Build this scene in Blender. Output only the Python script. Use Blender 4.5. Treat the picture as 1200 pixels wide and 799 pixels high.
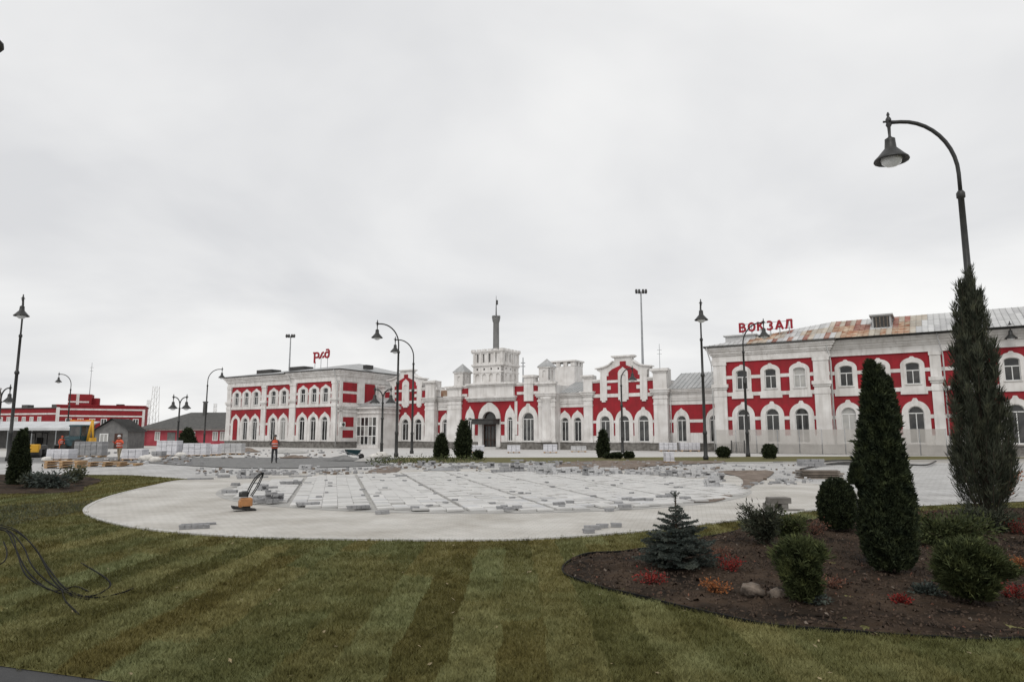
import bpy, math, random
import numpy as np
from mathutils import Vector, Matrix, noise as mnoise
from mathutils.geometry import tessellate_polygon, delaunay_2d_cdt

random.seed(7); RNG = np.random.default_rng(7)
for o in list(bpy.data.objects): bpy.data.objects.remove(o)
SC = bpy.context.scene
COL = SC.collection
R = math.radians

# ------------------------------------------------------------------ camera
CAM_H = 1.85; F = 800.0; CX, CY = 600.0, 399.5
TH = math.atan((510 - CY) / F)
cam = bpy.data.cameras.new('camera'); cam.lens = 24.0; cam.sensor_width = 36.0
cam.clip_start = 0.1; cam.clip_end = 6000
camo = bpy.data.objects.new('camera', cam); COL.objects.link(camo)
camo.location = (0, 0, CAM_H); camo.rotation_euler = (math.pi / 2 + TH, 0, 0)
SC.camera = camo

# ------------------------------------------------------------------ sky, sun, exposure
SUN_EL, SUN_AZ = R(46), R(198)          # azimuth clockwise from +Y: behind the camera
w = bpy.data.worlds.new('World'); SC.world = w; w.use_nodes = True
nt = w.node_tree; nt.nodes.clear(); N = nt.nodes.new; L = nt.links.new
out = N('ShaderNodeOutputWorld'); mix = N('ShaderNodeMixShader'); L(mix.outputs[0], out.inputs[0])
bg1 = N('ShaderNodeBackground'); bg2 = N('ShaderNodeBackground')
sky = N('ShaderNodeTexSky'); sky.sky_type = 'NISHITA'; sky.sun_disc = False
sky.sun_elevation = SUN_EL; sky.sun_rotation = SUN_AZ; sky.air_density = 1.2; sky.dust_density = 2.0
L(sky.outputs[0], bg1.inputs[0]); bg1.inputs[1].default_value = 0.12
tc = N('ShaderNodeTexCoord'); sep = N('ShaderNodeSeparateXYZ'); L(tc.outputs['Generated'], sep.inputs[0])
def wm(op, a, b=None):
    m = N('ShaderNodeMath'); m.operation = op
    for i, v in enumerate((a, b)):
        if v is None: continue
        if isinstance(v, (int, float)): m.inputs[i].default_value = v
        else: L(v, m.inputs[i])
    return m.outputs[0]
zz = wm('ADD', wm('MAXIMUM', sep.outputs[2], 0.0), 0.22)     # cloud deck seen in perspective
px_ = wm('DIVIDE', sep.outputs[0], zz); py_ = wm('DIVIDE', sep.outputs[1], zz)
cmb = N('ShaderNodeCombineXYZ'); L(px_, cmb.inputs[0]); L(py_, cmb.inputs[1])
n1 = N('ShaderNodeTexNoise'); n1.inputs['Scale'].default_value = 0.95; n1.inputs['Detail'].default_value = 5
n1.inputs['Roughness'].default_value = 0.5; n1.inputs['Distortion'].default_value = 0.35
L(cmb.outputs[0], n1.inputs['Vector'])
n2 = N('ShaderNodeTexNoise'); n2.inputs['Scale'].default_value = 0.42; n2.inputs['Detail'].default_value = 3
mp = N('ShaderNodeMapping'); mp.inputs['Location'].default_value = (3.1, 1.7, 0); L(cmb.outputs[0], mp.inputs[0]); L(mp.outputs[0], n2.inputs['Vector'])
sm = wm('ADD', wm('MULTIPLY', n1.outputs[0], 0.55), wm('MULTIPLY', n2.outputs[0], 0.45))
cr = N('ShaderNodeValToRGB'); L(sm, cr.inputs[0])
e = cr.color_ramp.elements
e[0].position = 0.38; e[0].color = (0.72, 0.725, 0.74, 1)
e[1].position = 0.62; e[1].color = (1.0, 0.995, 0.98, 1)
k = e.new(0.5); k.color = (0.87, 0.87, 0.87, 1)
L(cr.outputs[0], bg2.inputs[0]); bg2.inputs[1].default_value = 1.0
mix.inputs[0].default_value = 0.97
L(bg1.outputs[0], mix.inputs[1]); L(bg2.outputs[0], mix.inputs[2])
sl = bpy.data.lights.new('sun', 'SUN'); sl.energy = 1.2; sl.angle = R(30); sl.color = (1, 0.97, 0.93)
so = bpy.data.objects.new('sun', sl); COL.objects.link(so)
sd = Vector((math.sin(SUN_AZ) * math.cos(SUN_EL), math.cos(SUN_AZ) * math.cos(SUN_EL), math.sin(SUN_EL)))
so.rotation_euler = sd.to_track_quat('Z', 'Y').to_euler(); so.location = (0, -20, 40)
vs = SC.view_settings; vs.view_transform = 'Standard'; vs.look = 'None'; vs.exposure = 0.0; vs.gamma = 1.0
vs.use_curve_mapping = False
SC.render.engine = 'CYCLES'

# ------------------------------------------------------------------ helpers
def gnd(x, y, z=0.0):
    """place in the square that was surveyed at pixel (x, y) of the photograph"""
    a = (x - CX) / F; b = (CY - y) / F
    r = (a, math.cos(TH) - b * math.sin(TH), math.sin(TH) + b * math.cos(TH))
    t = (z - CAM_H) / r[2]
    return (r[0] * t, r[1] * t)
def tag(o, label=None, cat=None, group=None, kind=None):
    if label: o['label'] = label
    if cat: o['category'] = cat
    if group: o['group'] = group
    if kind: o['kind'] = kind
    return o
def thing(name, loc, label, cat, group=None, rz=0.0):
    o = bpy.data.objects.new(name, None); COL.objects.link(o)
    o.empty_display_size = 0.3
    o.location = (loc[0], loc[1], loc[2] if len(loc) > 2 else 0); o.rotation_euler = (0, 0, rz)
    return tag(o, label, cat, group)
def link(name, me, parent=None, loc=(0, 0, 0), rot=(0, 0, 0), scale=(1, 1, 1)):
    o = bpy.data.objects.new(name, me); COL.objects.link(o)
    if parent: o.parent = parent
    o.location = loc; o.rotation_euler = rot; o.scale = scale
    return o
def copy_tree(o, parent=None):
    c = o.copy(); COL.objects.link(c); c.parent = parent
    for ch in list(o.children): copy_tree(ch, c)
    return c

class MB:
    def __init__(s): s.v = []; s.f = []; s.m = []; s.cur = 0; s.sm = []; s.smooth = False
    def add(s, vs, fs):
        b = len(s.v); s.v.extend([tuple(p) for p in vs])
        for q in fs: s.f.append(tuple(i + b for i in q)); s.m.append(s.cur); s.sm.append(s.smooth)
        return s
    def box(s, x0, x1, y0, y1, z0, z1, M=None):
        vs = [(x, y, z) for z in (z0, z1) for y in (y0, y1) for x in (x0, x1)]
        if M is not None: vs = [tuple(M @ Vector(p)) for p in vs]
        return s.add(vs, [(0, 2, 3, 1), (4, 5, 7, 6), (0, 1, 5, 4), (2, 6, 7, 3), (0, 4, 6, 2), (1, 3, 7, 5)])
    def bbox(s, x0, x1, y0, y1, z0, z1, c=0.02):
        """box with chamfered vertical and top edges"""
        def ring(i, z): return [(x0 + i + c, y0 + i, z), (x1 - i - c, y0 + i, z), (x1 - i, y0 + i + c, z), (x1 - i, y1 - i - c, z),
                                (x1 - i - c, y1 - i, z), (x0 + i + c, y1 - i, z), (x0 + i, y1 - i - c, z), (x0 + i, y0 + i + c, z)]
        vs = ring(0, z0) + ring(0, z1 - c) + ring(c, z1)
        fs = [tuple(range(7, -1, -1)), tuple(range(16, 24))]
        for a in (0, 8):
            for i in range(8): j = (i + 1) % 8; fs.append((a + i, a + j, a + 8 + j, a + 8 + i))
        return s.add(vs, fs)
    def plate(s, outline, holes, y0, y1, back=False):
        """polygon with holes in the x-z plane, front at y0, sides back to y1"""
        loops = [outline] + list(holes)
        tr = tessellate_polygon([[Vector((p[0], p[1], 0)) for p in l] for l in loops])
        pts = [p for l in loops for p in l]
        def fix(t, sgn):
            a, b, c = (pts[i] for i in t)
            ar = (b[0] - a[0]) * (c[1] - a[1]) - (b[1] - a[1]) * (c[0] - a[0])
            return tuple(t) if ar * sgn > 0 else tuple(reversed(t))
        s.add([(p[0], y0, p[1]) for p in pts], [fix(t, 1) for t in tr])
        if back: s.add([(p[0], y1, p[1]) for p in pts], [fix(t, -1) for t in tr])
        for l in loops:
            n = len(l)
            s.add([(p[0], y0, p[1]) for p in l] + [(p[0], y1, p[1]) for p in l],
                  [(i, (i + 1) % n, n + (i + 1) % n, n + i) for i in range(n)])
        return s
    def lathe(s, prof, c=(0, 0, 0), seg=12, M=None, arc=None):
        vs = []; n = len(prof)
        for i in range(seg):
            a = 2 * math.pi * i / seg
            for r, z in prof: vs.append((c[0] + r * math.cos(a), c[1] + r * math.sin(a), c[2] + z))
        if M is not None: vs = [tuple(M @ Vector(p)) for p in vs]
        fs = []
        for i in range(seg):
            j = (i + 1) % seg
            for q in range(n - 1): fs.append((i * n + q, j * n + q, j * n + q + 1, i * n + q + 1))
        fs.append(tuple(i * n for i in range(seg - 1, -1, -1))); fs.append(tuple(i * n + n - 1 for i in range(seg)))
        o = s.smooth; s.smooth = True; s.add(vs, fs); s.smooth = o
        return s
    def tube(s, pts, rad, seg=8):
        pts = [Vector(p) for p in pts]; n = len(pts)
        if not hasattr(rad, '__len__'): rad = [rad] * n
        vs = []; up = None
        for i, p in enumerate(pts):
            d = (pts[min(i + 1, n - 1)] - pts[max(i - 1, 0)]).normalized()
            if up is None: up = d.orthogonal().normalized()
            up = (up - d * up.dot(d)).normalized(); sd_ = d.cross(up)
            for j in range(seg):
                a = 2 * math.pi * j / seg
                vs.append(p + (up * math.cos(a) + sd_ * math.sin(a)) * rad[i])
        fs = []
        for i in range(n - 1):
            for j in range(seg):
                k_ = (j + 1) % seg
                fs.append((i * seg + j, i * seg + k_, (i + 1) * seg + k_, (i + 1) * seg + j))
        fs.append(tuple(range(seg - 1, -1, -1))); fs.append(tuple((n - 1) * seg + j for j in range(seg)))
        o = s.smooth; s.smooth = True; s.add(vs, fs); s.smooth = o
        return s
    def mesh(s, name, mats):
        me = bpy.data.meshes.new(name); me.from_pydata(s.v, [], s.f); 
        if not isinstance(mats, (list, tuple)): mats = [mats]
        for m_ in mats: me.materials.append(m_)
        if len(mats) > 1: me.polygons.foreach_set('material_index', s.m)
        me.polygons.foreach_set('use_smooth', s.sm); me.update()
        return me
    def build(s, name, mats, parent=None, loc=(0, 0, 0), rot=(0, 0, 0)):
        return link(name, s.mesh(name, mats), parent, loc, rot)

def npmesh(name, V, Fq, mat_, n=4, smooth=False):
    """fast mesh from numpy arrays of verts and equal-sized faces"""
    me = bpy.data.meshes.new(name)
    me.vertices.add(len(V)); me.vertices.foreach_set('co', np.ascontiguousarray(V, dtype=np.float32).ravel())
    nf = len(Fq); me.loops.add(nf * n); me.loops.foreach_set('vertex_index', np.ascontiguousarray(Fq, dtype=np.int32).ravel())
    me.polygons.add(nf); me.polygons.foreach_set('loop_start', np.arange(nf, dtype=np.int32) * n)
    me.polygons.foreach_set('loop_total', np.full(nf, n, dtype=np.int32))
    if smooth: me.polygons.foreach_set('use_smooth', np.ones(nf, dtype=bool))
    me.materials.append(mat_); me.update(calc_edges=True)
    return me

# ------------------------------------------------------------------ materials
def pm(name, c1, c2=None, scale=3.0, rough=0.8, bump=0.0, bscale=None, rnd=0.0, spec=0.3, metal=0.0, streak=0.0, streak_col=None, detail=5, coord='Object', rndhue=None):
    m = bpy.data.materials.new(name); m.use_nodes = True
    t = m.node_tree; b = t.nodes['Principled BSDF']; n_ = t.nodes.new; l = t.links.new
    b.inputs['Roughness'].default_value = rough; b.inputs['Specular IOR Level'].default_value = spec
    b.inputs['Metallic'].default_value = metal
    c2 = c2 or tuple(x * 0.8 for x in c1)
    co = n_('ShaderNodeTexCoord'); no = n_('ShaderNodeTexNoise'); l(co.outputs[coord], no.inputs['Vector'])
    no.inputs['Scale'].default_value = scale; no.inputs['Detail'].default_value = detail
    rp = n_('ShaderNodeValToRGB'); l(no.outputs[0], rp.inputs[0])
    rp.color_ramp.elements[0].position = 0.32; rp.color_ramp.elements[0].color = (*c1, 1)
    rp.color_ramp.elements[1].position = 0.68; rp.color_ramp.elements[1].color = (*c2, 1)
    col = rp.outputs[0]
    if streak:
        mpg = n_('ShaderNodeMapping'); l(co.outputs[coord], mpg.inputs[0]); mpg.inputs['Scale'].default_value = (2.6, 2.6, 0.22)
        ns = n_('ShaderNodeTexNoise'); ns.inputs['Scale'].default_value = 1.0; ns.inputs['Detail'].default_value = 6; l(mpg.outputs[0], ns.inputs['Vector'])
        r2 = n_('ShaderNodeValToRGB'); l(ns.outputs[0], r2.inputs[0])
        r2.color_ramp.elements[0].position = 0.5; r2.color_ramp.elements[0].color = (0, 0, 0, 1)
        r2.color_ramp.elements[1].position = 0.75; r2.color_ramp.elements[1].color = (streak, streak, streak, 1)
        mx = n_('ShaderNodeMix'); mx.data_type = 'RGBA'; l(r2.outputs[0], mx.inputs[0]); l(col, mx.inputs[6])
        mx.inputs[7].default_value = (*(streak_col or tuple(x * 0.5 for x in c1)), 1); col = mx.outputs[2]
    if rnd:
        oi = n_('ShaderNodeObjectInfo'); mr = n_('ShaderNodeMapRange'); l(oi.outputs['Random'], mr.inputs[0])
        mr.inputs[3].default_value = 1 - rnd; mr.inputs[4].default_value = 1 + rnd
        mu = n_('ShaderNodeVectorMath'); mu.operation = 'SCALE'; l(col, mu.inputs[0]); l(mr.outputs[0], mu.inputs['Scale']); col = mu.outputs[0]
    l(col, b.inputs['Base Color'])
    if bump:
        nb = n_('ShaderNodeTexNoise'); nb.inputs['Scale'].default_value = bscale or scale * 6; nb.inputs['Detail'].default_value = 4
        l(co.outputs[coord], nb.inputs['Vector'])
        bn = n_('ShaderNodeBump'); bn.inputs['Strength'].default_value = bump; bn.inputs['Distance'].default_value = 0.02
        l(nb.outputs[0], bn.inputs['Height']); l(bn.outputs[0], b.inputs['Normal'])
    return m

M = {}
M['white'] = pm('white_stucco', (0.72, 0.705, 0.69), (0.57, 0.55, 0.53), 0.9, 0.9, 0.35, 14, streak=0.55, streak_col=(0.36, 0.335, 0.31))
M['red'] = pm('red_stucco', (0.325, 0.019, 0.029), (0.215, 0.02, 0.025), 0.8, 0.85, 0.3, 14, streak=0.5, streak_col=(0.17, 0.016, 0.02))
M['plinth'] = pm('grey_stone_plinth', (0.095, 0.088, 0.08), (0.21, 0.20, 0.185), 2.6, 0.9, 0.9, 5)
M['roofgrey'] = pm('grey_roof_metal', (0.40, 0.40, 0.40), (0.30, 0.31, 0.31), 0.7, 0.5, 0.1, 3, spec=0.4, streak=0.4, streak_col=(0.2, 0.19, 0.18))
M['roofpale'] = pm('pale_roof_sheet', (0.50, 0.50, 0.49), (0.40, 0.40, 0.40), 1.2, 0.5, 0.15, 3, rnd=0.18, spec=0.4)
M['roofrust'] = pm('rusted_roof_sheet', (0.25, 0.095, 0.045), (0.44, 0.37, 0.28), 1.6, 0.8, 0.2, 6, rnd=0.25, spec=0.2)
M['roofred'] = pm('red_brown_roof_sheet', (0.22, 0.065, 0.05), (0.36, 0.24, 0.19), 1.6, 0.75, 0.2, 6, rnd=0.2, spec=0.2)
M['roofcream'] = pm('stained_roof_sheet', (0.44, 0.41, 0.35), (0.34, 0.28, 0.22), 1.4, 0.6, 0.15, 4, rnd=0.2, spec=0.3)
M['darkmetal'] = pm('dark_gutter_metal', (0.035, 0.035, 0.035), (0.05, 0.048, 0.045), 3, 0.5)
M['frame'] = pm('white_window_frame', (0.74, 0.74, 0.73), (0.66, 0.66, 0.65), 3, 0.5)
M['glass'] = pm('dark_window_glass', (0.010, 0.012, 0.014), (0.075, 0.073, 0.068), 0.9, 0.05, rnd=0.6, spec=0.5)
M['glasspale'] = pm('window_glass_over_pale_blind', (0.30, 0.30, 0.29), (0.40, 0.39, 0.37), 1.3, 0.12, rnd=0.2, spec=0.5)
M['doorwood'] = pm('dark_brown_door', (0.045, 0.022, 0.016), (0.065, 0.03, 0.02), 3, 0.4)
M['signred'] = pm('red_sign_letter', (0.30, 0.010, 0.022), (0.25, 0.010, 0.02), 3, 0.5)
M['iron'] = pm('painted_lamp_iron', (0.020, 0.021, 0.021), (0.032, 0.032, 0.030), 4, 0.45, 0.1, 40, spec=0.4)
M['lampglass'] = pm('clear_lamp_bowl', (0.75, 0.77, 0.78), (0.66, 0.68, 0.7), 3, 0.08, spec=0.6)
M['shadein'] = pm('lamp_shade_inside', (0.35, 0.35, 0.34), (0.28, 0.28, 0.28), 3, 0.4)
M['soil'] = pm('bark_mulch_soil', (0.010, 0.0078, 0.006), (0.060, 0.041, 0.028), 1.6, 0.95, 1.0, 24, spec=0.1)
M['chip'] = pm('bark_chip', (0.012, 0.0095, 0.008), (0.090, 0.064, 0.047), 40, 0.9, spec=0.1)
M['dirt'] = pm('brown_dirt', (0.11, 0.083, 0.064), (0.21, 0.17, 0.14), 2.2, 0.95, 0.8, 8)
M['asphalt'] = pm('grey_asphalt', (0.13, 0.13, 0.13), (0.20, 0.198, 0.192), 2.5, 0.9, 0.5, 30)
M['darkpath'] = pm('dark_path', (0.045, 0.045, 0.047), (0.06, 0.06, 0.06), 5, 0.9, 0.5, 60)
M['walk'] = pm('pale_concrete_walk', (0.52, 0.51, 0.49), (0.44, 0.43, 0.415), 0.7, 0.85, 0.3, 10)
M['paver'] = pm('grey_paving_block', (0.33, 0.33, 0.335), (0.25, 0.25, 0.255), 6, 0.85, 0.3, 40, rnd=0.15)
M['paverpale'] = pm('pale_paving_block', (0.50, 0.50, 0.50), (0.42, 0.42, 0.425), 5, 0.85, 0.3, 40, rnd=0.12)
M['slab'] = pm('pale_plaza_slab', (0.53, 0.522, 0.505), (0.44, 0.435, 0.425), 2.5, 0.85, 0.3, 30, rnd=0.16)
M['sand'] = pm('grey_bedding_sand', (0.30, 0.295, 0.28), (0.40, 0.39, 0.37), 2.0, 0.95, 0.6, 12)
M['wood'] = pm('raw_pallet_timber', (0.33, 0.20, 0.10), (0.45, 0.31, 0.18), 4, 0.8, 0.3, 20, rnd=0.2)
M['oldwood'] = pm('weathered_timber', (0.10, 0.085, 0.07), (0.17, 0.14, 0.115), 4, 0.85, 0.3, 20, rnd=0.2)
M['wrap'] = pm('wrapped_white_block', (0.62, 0.62, 0.65), (0.52, 0.52, 0.545), 3, 0.6, 0.2, 10, rnd=0.1)
M['bag'] = pm('white_sack', (0.66, 0.64, 0.60), (0.5, 0.48, 0.45), 4, 0.8, 0.5, 12)
M['rock'] = pm('pale_boulder', (0.20, 0.162, 0.13), (0.085, 0.068, 0.055), 11, 0.95, 1.0, 22)
M['black'] = pm('black_plastic', (0.007, 0.007, 0.007), (0.012, 0.012, 0.012), 5, 0.8, spec=0.1)
M['bark'] = pm('tree_bark', (0.05, 0.036, 0.027), (0.09, 0.068, 0.05), 12, 0.9, 0.7, 40)
M['orange'] = pm('orange_machine_paint', (0.40, 0.19, 0.075), (0.30, 0.145, 0.06), 6, 0.5, 0.1, 20)
M['yellow'] = pm('yellow_machine_paint', (0.60, 0.33, 0.03), (0.5, 0.27, 0.03), 2, 0.45)
M['teal'] = pm('dark_teal_cab_paint', (0.02, 0.05, 0.06), (0.03, 0.065, 0.075), 2, 0.4)
M['rubber'] = pm('tyre_rubber', (0.02, 0.02, 0.02), (0.035, 0.033, 0.03), 8, 0.85)
M['vest'] = pm('orange_work_vest', (0.56, 0.085, 0.04), (0.45, 0.07, 0.035), 9, 0.8)
M['steel'] = pm('galvanised_steel', (0.36, 0.37, 0.38), (0.28, 0.29, 0.30), 3, 0.45, metal=0.3)
M['mastgrey'] = pm('dark_grey_mast', (0.13, 0.13, 0.13), (0.17, 0.17, 0.165), 2, 0.6)
M['brickred'] = pm('red_painted_brick', (0.26, 0.018, 0.024), (0.20, 0.017, 0.020), 1.2, 0.8, 0.2, 8, streak=0.3, streak_col=(0.14, 0.02, 0.02))
M['pinkwall'] = pm('pink_red_wall', (0.40, 0.075, 0.095), (0.32, 0.05, 0.065), 0.8, 0.8, 0.2, 8)
M['darkroof'] = pm('dark_grey_shingle_roof', (0.075, 0.075, 0.073), (0.105, 0.103, 0.098), 2, 0.85, 0.3, 12)
M['cream'] = pm('pale_panel_block', (0.50, 0.46, 0.40), (0.42, 0.385, 0.34), 0.3, 0.85)
M['tent'] = pm('white_awning_sheet', (0.55, 0.56, 0.57), (0.44, 0.45, 0.46), 0.6, 0.6)
M['greywall'] = pm('grey_kiosk_wall', (0.12, 0.12, 0.12), (0.19, 0.185, 0.18), 1.5, 0.8)
M['amber'] = pm('orange_yellow_sign', (0.75, 0.30, 0.03), (0.6, 0.12, 0.03), 1.2, 0.6)
def leafmat(name, c1, c2, scale, rough=0.75):
    m = pm(name, c1, c2, scale, rough, spec=0.15, detail=6)
    rp = [n for n in m.node_tree.nodes if n.type == 'VALTORGB'][0].color_ramp
    rp.elements[1].position = 0.56; q = rp.elements.new(0.70); q.color = (c2[0] * 1.75, c2[1] * 1.65, c2[2] * 1.5, 1); return m
M['thuja'] = leafmat('thuja_foliage', (0.010, 0.016, 0.009), (0.034, 0.044, 0.021), 9)
M['juniper'] = leafmat('juniper_foliage', (0.019, 0.024, 0.016), (0.056, 0.062, 0.042), 5)
M['spruce'] = leafmat('blue_spruce_needles', (0.028, 0.038, 0.033), (0.072, 0.086, 0.076), 6)
M['bushgreen'] = leafmat('bush_foliage', (0.018, 0.026, 0.010), (0.060, 0.072, 0.028), 8)
M['redleaf'] = leafmat('red_barberry_leaves', (0.10, 0.010, 0.012), (0.21, 0.03, 0.024), 18)
M['orangeleaf'] = leafmat('orange_autumn_leaves', (0.16, 0.050, 0.020), (0.28, 0.11, 0.04), 18)
M['deadleaf'] = leafmat('dead_straw_leaf', (0.16, 0.13, 0.07), (0.24, 0.20, 0.12), 14)
M['dullred'] = leafmat('dull_red_leaves', (0.085, 0.034, 0.025), (0.15, 0.072, 0.048), 14)
M['weeds'] = leafmat('grey_green_weeds', (0.040, 0.048, 0.028), (0.10, 0.105, 0.066), 5)

def turf(name):
    m = bpy.data.materials.new(name); m.use_nodes = True
    t = m.node_tree; b = t.nodes['Principled BSDF']; n_ = t.nodes.new; l = t.links.new
    b.inputs['Roughness'].default_value = 0.85; b.inputs['Specular IOR Level'].default_value = 0.1
    co = n_('ShaderNodeTexCoord'); sp = n_('ShaderNodeSeparateXYZ')
    no = n_('ShaderNodeTexNoise'); no.inputs['Scale'].default_value = 1.3; no.inputs['Detail'].default_value = 5; l(co.outputs['Object'], no.inputs['Vector'])
    ad = n_('ShaderNodeVectorMath'); ad.operation = 'MULTIPLY_ADD'; ad.inputs[1].default_value = (0.24, 0.9, 0); l(no.outputs['Color'], ad.inputs[0]); l(co.outputs['Object'], ad.inputs[2])
    l(ad.outputs[0], sp.inputs[0])
    def mt(op, a, b_=None):
        q = n_('ShaderNodeMath'); q.operation = op
        for i, v in enumerate((a, b_)):
            if v is None: continue
            if isinstance(v, (int, float)): q.inputs[i].default_value = v
            else: l(v, q.inputs[i])
        return q.outputs[0]
    ix = mt('FLOOR', mt('MULTIPLY', sp.outputs[0], 1 / 0.44))
    wn1 = n_('ShaderNodeTexWhiteNoise'); wn1.noise_dimensions = '1D'; l(ix, wn1.inputs['W'])
    iy = mt('FLOOR', mt('ADD', mt('MULTIPLY', sp.outputs[1], 1 / 3.4), mt('MULTIPLY', wn1.outputs[0], 3)))
    cb = n_('ShaderNodeCombineXYZ'); l(ix, cb.inputs[0]); l(iy, cb.inputs[1])
    wn2 = n_('ShaderNodeTexWhiteNoise'); wn2.noise_dimensions = '2D'; l(cb.outputs[0], wn2.inputs['Vector'])
    par = mt('MODULO', mt('ABSOLUTE', ix), 2)                       # every second roll was laid the other way
    fine = n_('ShaderNodeTexNoise'); fine.inputs['Scale'].default_value = 22; fine.inputs['Detail'].default_value = 4; l(co.outputs['Object'], fine.inputs['Vector'])
    mid = n_('ShaderNodeTexNoise'); mid.inputs['Scale'].default_value = 2.2; mid.inputs['Detail'].default_value = 5; l(co.outputs['Object'], mid.inputs['Vector'])
    v = mt('ADD', mt('ADD', mt('MULTIPLY', par, 0.15), mt('MULTIPLY', wn2.outputs[0], 0.24)), mt('ADD', mt('MULTIPLY', mt('SUBTRACT', fine.outputs[0], 0.5), 0.55), mt('MULTIPLY', mid.outputs[0], 0.72)))
    rp = n_('ShaderNodeValToRGB'); l(v, rp.inputs[0]); e_ = rp.color_ramp.elements
    e_[0].position = 0.18; e_[0].color = (0.060, 0.055, 0.017, 1)
    e_[1].position = 0.86; e_[1].color = (0.182, 0.182, 0.085, 1)
    k_ = e_.new(0.5); k_.color = (0.104, 0.097, 0.036, 1)
    wn3 = n_('ShaderNodeTexWhiteNoise'); wn3.noise_dimensions = '2D'; ad2 = n_('ShaderNodeVectorMath'); ad2.operation = 'ADD'; ad2.inputs[1].default_value = (37.3, 11.9, 0); l(cb.outputs[0], ad2.inputs[0]); l(ad2.outputs[0], wn3.inputs['Vector'])
    pat = n_('ShaderNodeTexNoise'); pat.inputs['Scale'].default_value = 0.7; pat.inputs['Detail'].default_value = 6; l(co.outputs['Object'], pat.inputs['Vector'])
    hue = n_('ShaderNodeValToRGB'); l(mt('ADD', mt('MULTIPLY', wn3.outputs[0], 0.45), mt('MULTIPLY', pat.outputs[0], 0.6)), hue.inputs[0]); h_ = hue.color_ramp.elements
    h_[0].position = 0.3; h_[0].color = (1.07, 0.97, 0.86, 1); h_[1].position = 0.75; h_[1].color = (0.91, 1.0, 1.0, 1)   # browner and greener rolls
    mx = n_('ShaderNodeMix'); mx.data_type = 'RGBA'; mx.blend_type = 'MULTIPLY'; mx.inputs[0].default_value = 1
    l(rp.outputs[0], mx.inputs[6]); l(hue.outputs[0], mx.inputs[7]); l(mx.outputs[2], b.inputs['Base Color'])
    return m
M['turf'] = turf('rolled_turf')
M['fargrass'] = pm('far_grass', (0.085, 0.083, 0.026), (0.13, 0.115, 0.045), 1.2, 0.9, 0.5, 12)

def blockpave(name, c1, c2, cm, bw, bh, rz, mortar=0.012, bump=0.3, tint=(0.84, 0.83, 0.82)):
    m = bpy.data.materials.new(name); m.use_nodes = True
    t = m.node_tree; b = t.nodes['Principled BSDF']; n_ = t.nodes.new; l = t.links.new
    b.inputs['Roughness'].default_value = 0.85; b.inputs['Specular IOR Level'].default_value = 0.25
    co = n_('ShaderNodeTexCoord'); mpg = n_('ShaderNodeMapping'); l(co.outputs['Object'], mpg.inputs[0]); mpg.inputs['Rotation'].default_value = (0, 0, rz)
    br = n_('ShaderNodeTexBrick'); l(mpg.outputs[0], br.inputs['Vector'])
    br.inputs['Scale'].default_value = 1.0; br.inputs['Brick Width'].default_value = bw; br.inputs['Row Height'].default_value = bh
    br.inputs['Mortar Size'].default_value = mortar; br.inputs['Mortar Smooth'].default_value = 0.3
    br.inputs['Color1'].default_value = (*c1, 1); br.inputs['Color2'].default_value = (*c2, 1); br.inputs['Mortar'].default_value = (*cm, 1)
    no = n_('ShaderNodeTexNoise'); no.inputs['Scale'].default_value = 0.55; no.inputs['Detail'].default_value = 10; no.inputs['Roughness'].default_value = 0.68; l(co.outputs['Object'], no.inputs['Vector'])
    rp = n_('ShaderNodeValToRGB'); l(no.outputs[0], rp.inputs[0])
    rp.color_ramp.elements[0].position = 0.3; rp.color_ramp.elements[0].color = (*tint, 1)
    rp.color_ramp.elements[1].position = 0.62; rp.color_ramp.elements[1].color = (1, 1, 1, 1)
    mx = n_('ShaderNodeMix'); mx.data_type = 'RGBA'; mx.blend_type = 'MULTIPLY'; mx.inputs[0].default_value = 1
    l(br.outputs[0], mx.inputs[6]); l(rp.outputs[0], mx.inputs[7]); l(mx.outputs[2], b.inputs['Base Color'])
    bn = n_('ShaderNodeBump'); bn.inputs['Strength'].default_value = bump; bn.inputs['Distance'].default_value = 0.01; bn.invert = True
    l(br.outputs['Fac'], bn.inputs['Height']); l(bn.outputs[0], b.inputs['Normal'])
    return m
PAVE_ROT = R(14.5)
M['ring'] = blockpave('sanded_ring_paving', (0.535, 0.515, 0.48), (0.50, 0.485, 0.455), (0.38, 0.365, 0.335), 0.2, 0.1, PAVE_ROT, 0.007, tint=(0.66, 0.64, 0.61))
M['field'] = blockpave('pale_field_paving', (0.50, 0.495, 0.485), (0.42, 0.418, 0.41), (0.27, 0.265, 0.255), 0.6, 0.3, PAVE_ROT, 0.018, tint=(0.70, 0.69, 0.68))
M['ground'] = pm('compacted_grey_ground', (0.30, 0.285, 0.26), (0.40, 0.385, 0.36), 0.12, 0.95, 0.4, 4)
def netting():
    m = bpy.data.materials.new('pale_fence_netting'); m.use_nodes = True
    t = m.node_tree; b = t.nodes['Principled BSDF']; b.inputs['Base Color'].default_value = (0.42, 0.40, 0.375, 1); b.inputs['Roughness'].default_value = 0.8
    n_ = t.nodes.new; tr = n_('ShaderNodeBsdfTransparent'); ms = n_('ShaderNodeMixShader')
    co = n_('ShaderNodeTexCoord'); no = n_('ShaderNodeTexNoise'); no.inputs['Scale'].default_value = 0.8; t.links.new(co.outputs['Object'], no.inputs['Vector'])
    mr = n_('ShaderNodeMapRange'); t.links.new(no.outputs[0], mr.inputs[0]); mr.inputs[3].default_value = 0.5; mr.inputs[4].default_value = 0.95
    t.links.new(mr.outputs[0], ms.inputs[0]); t.links.new(tr.outputs[0], ms.inputs[1]); t.links.new(b.outputs[0], ms.inputs[2])
    t.links.new(ms.outputs[0], t.nodes['Material Output'].inputs[0])
    return m
M['net'] = netting()
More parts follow.
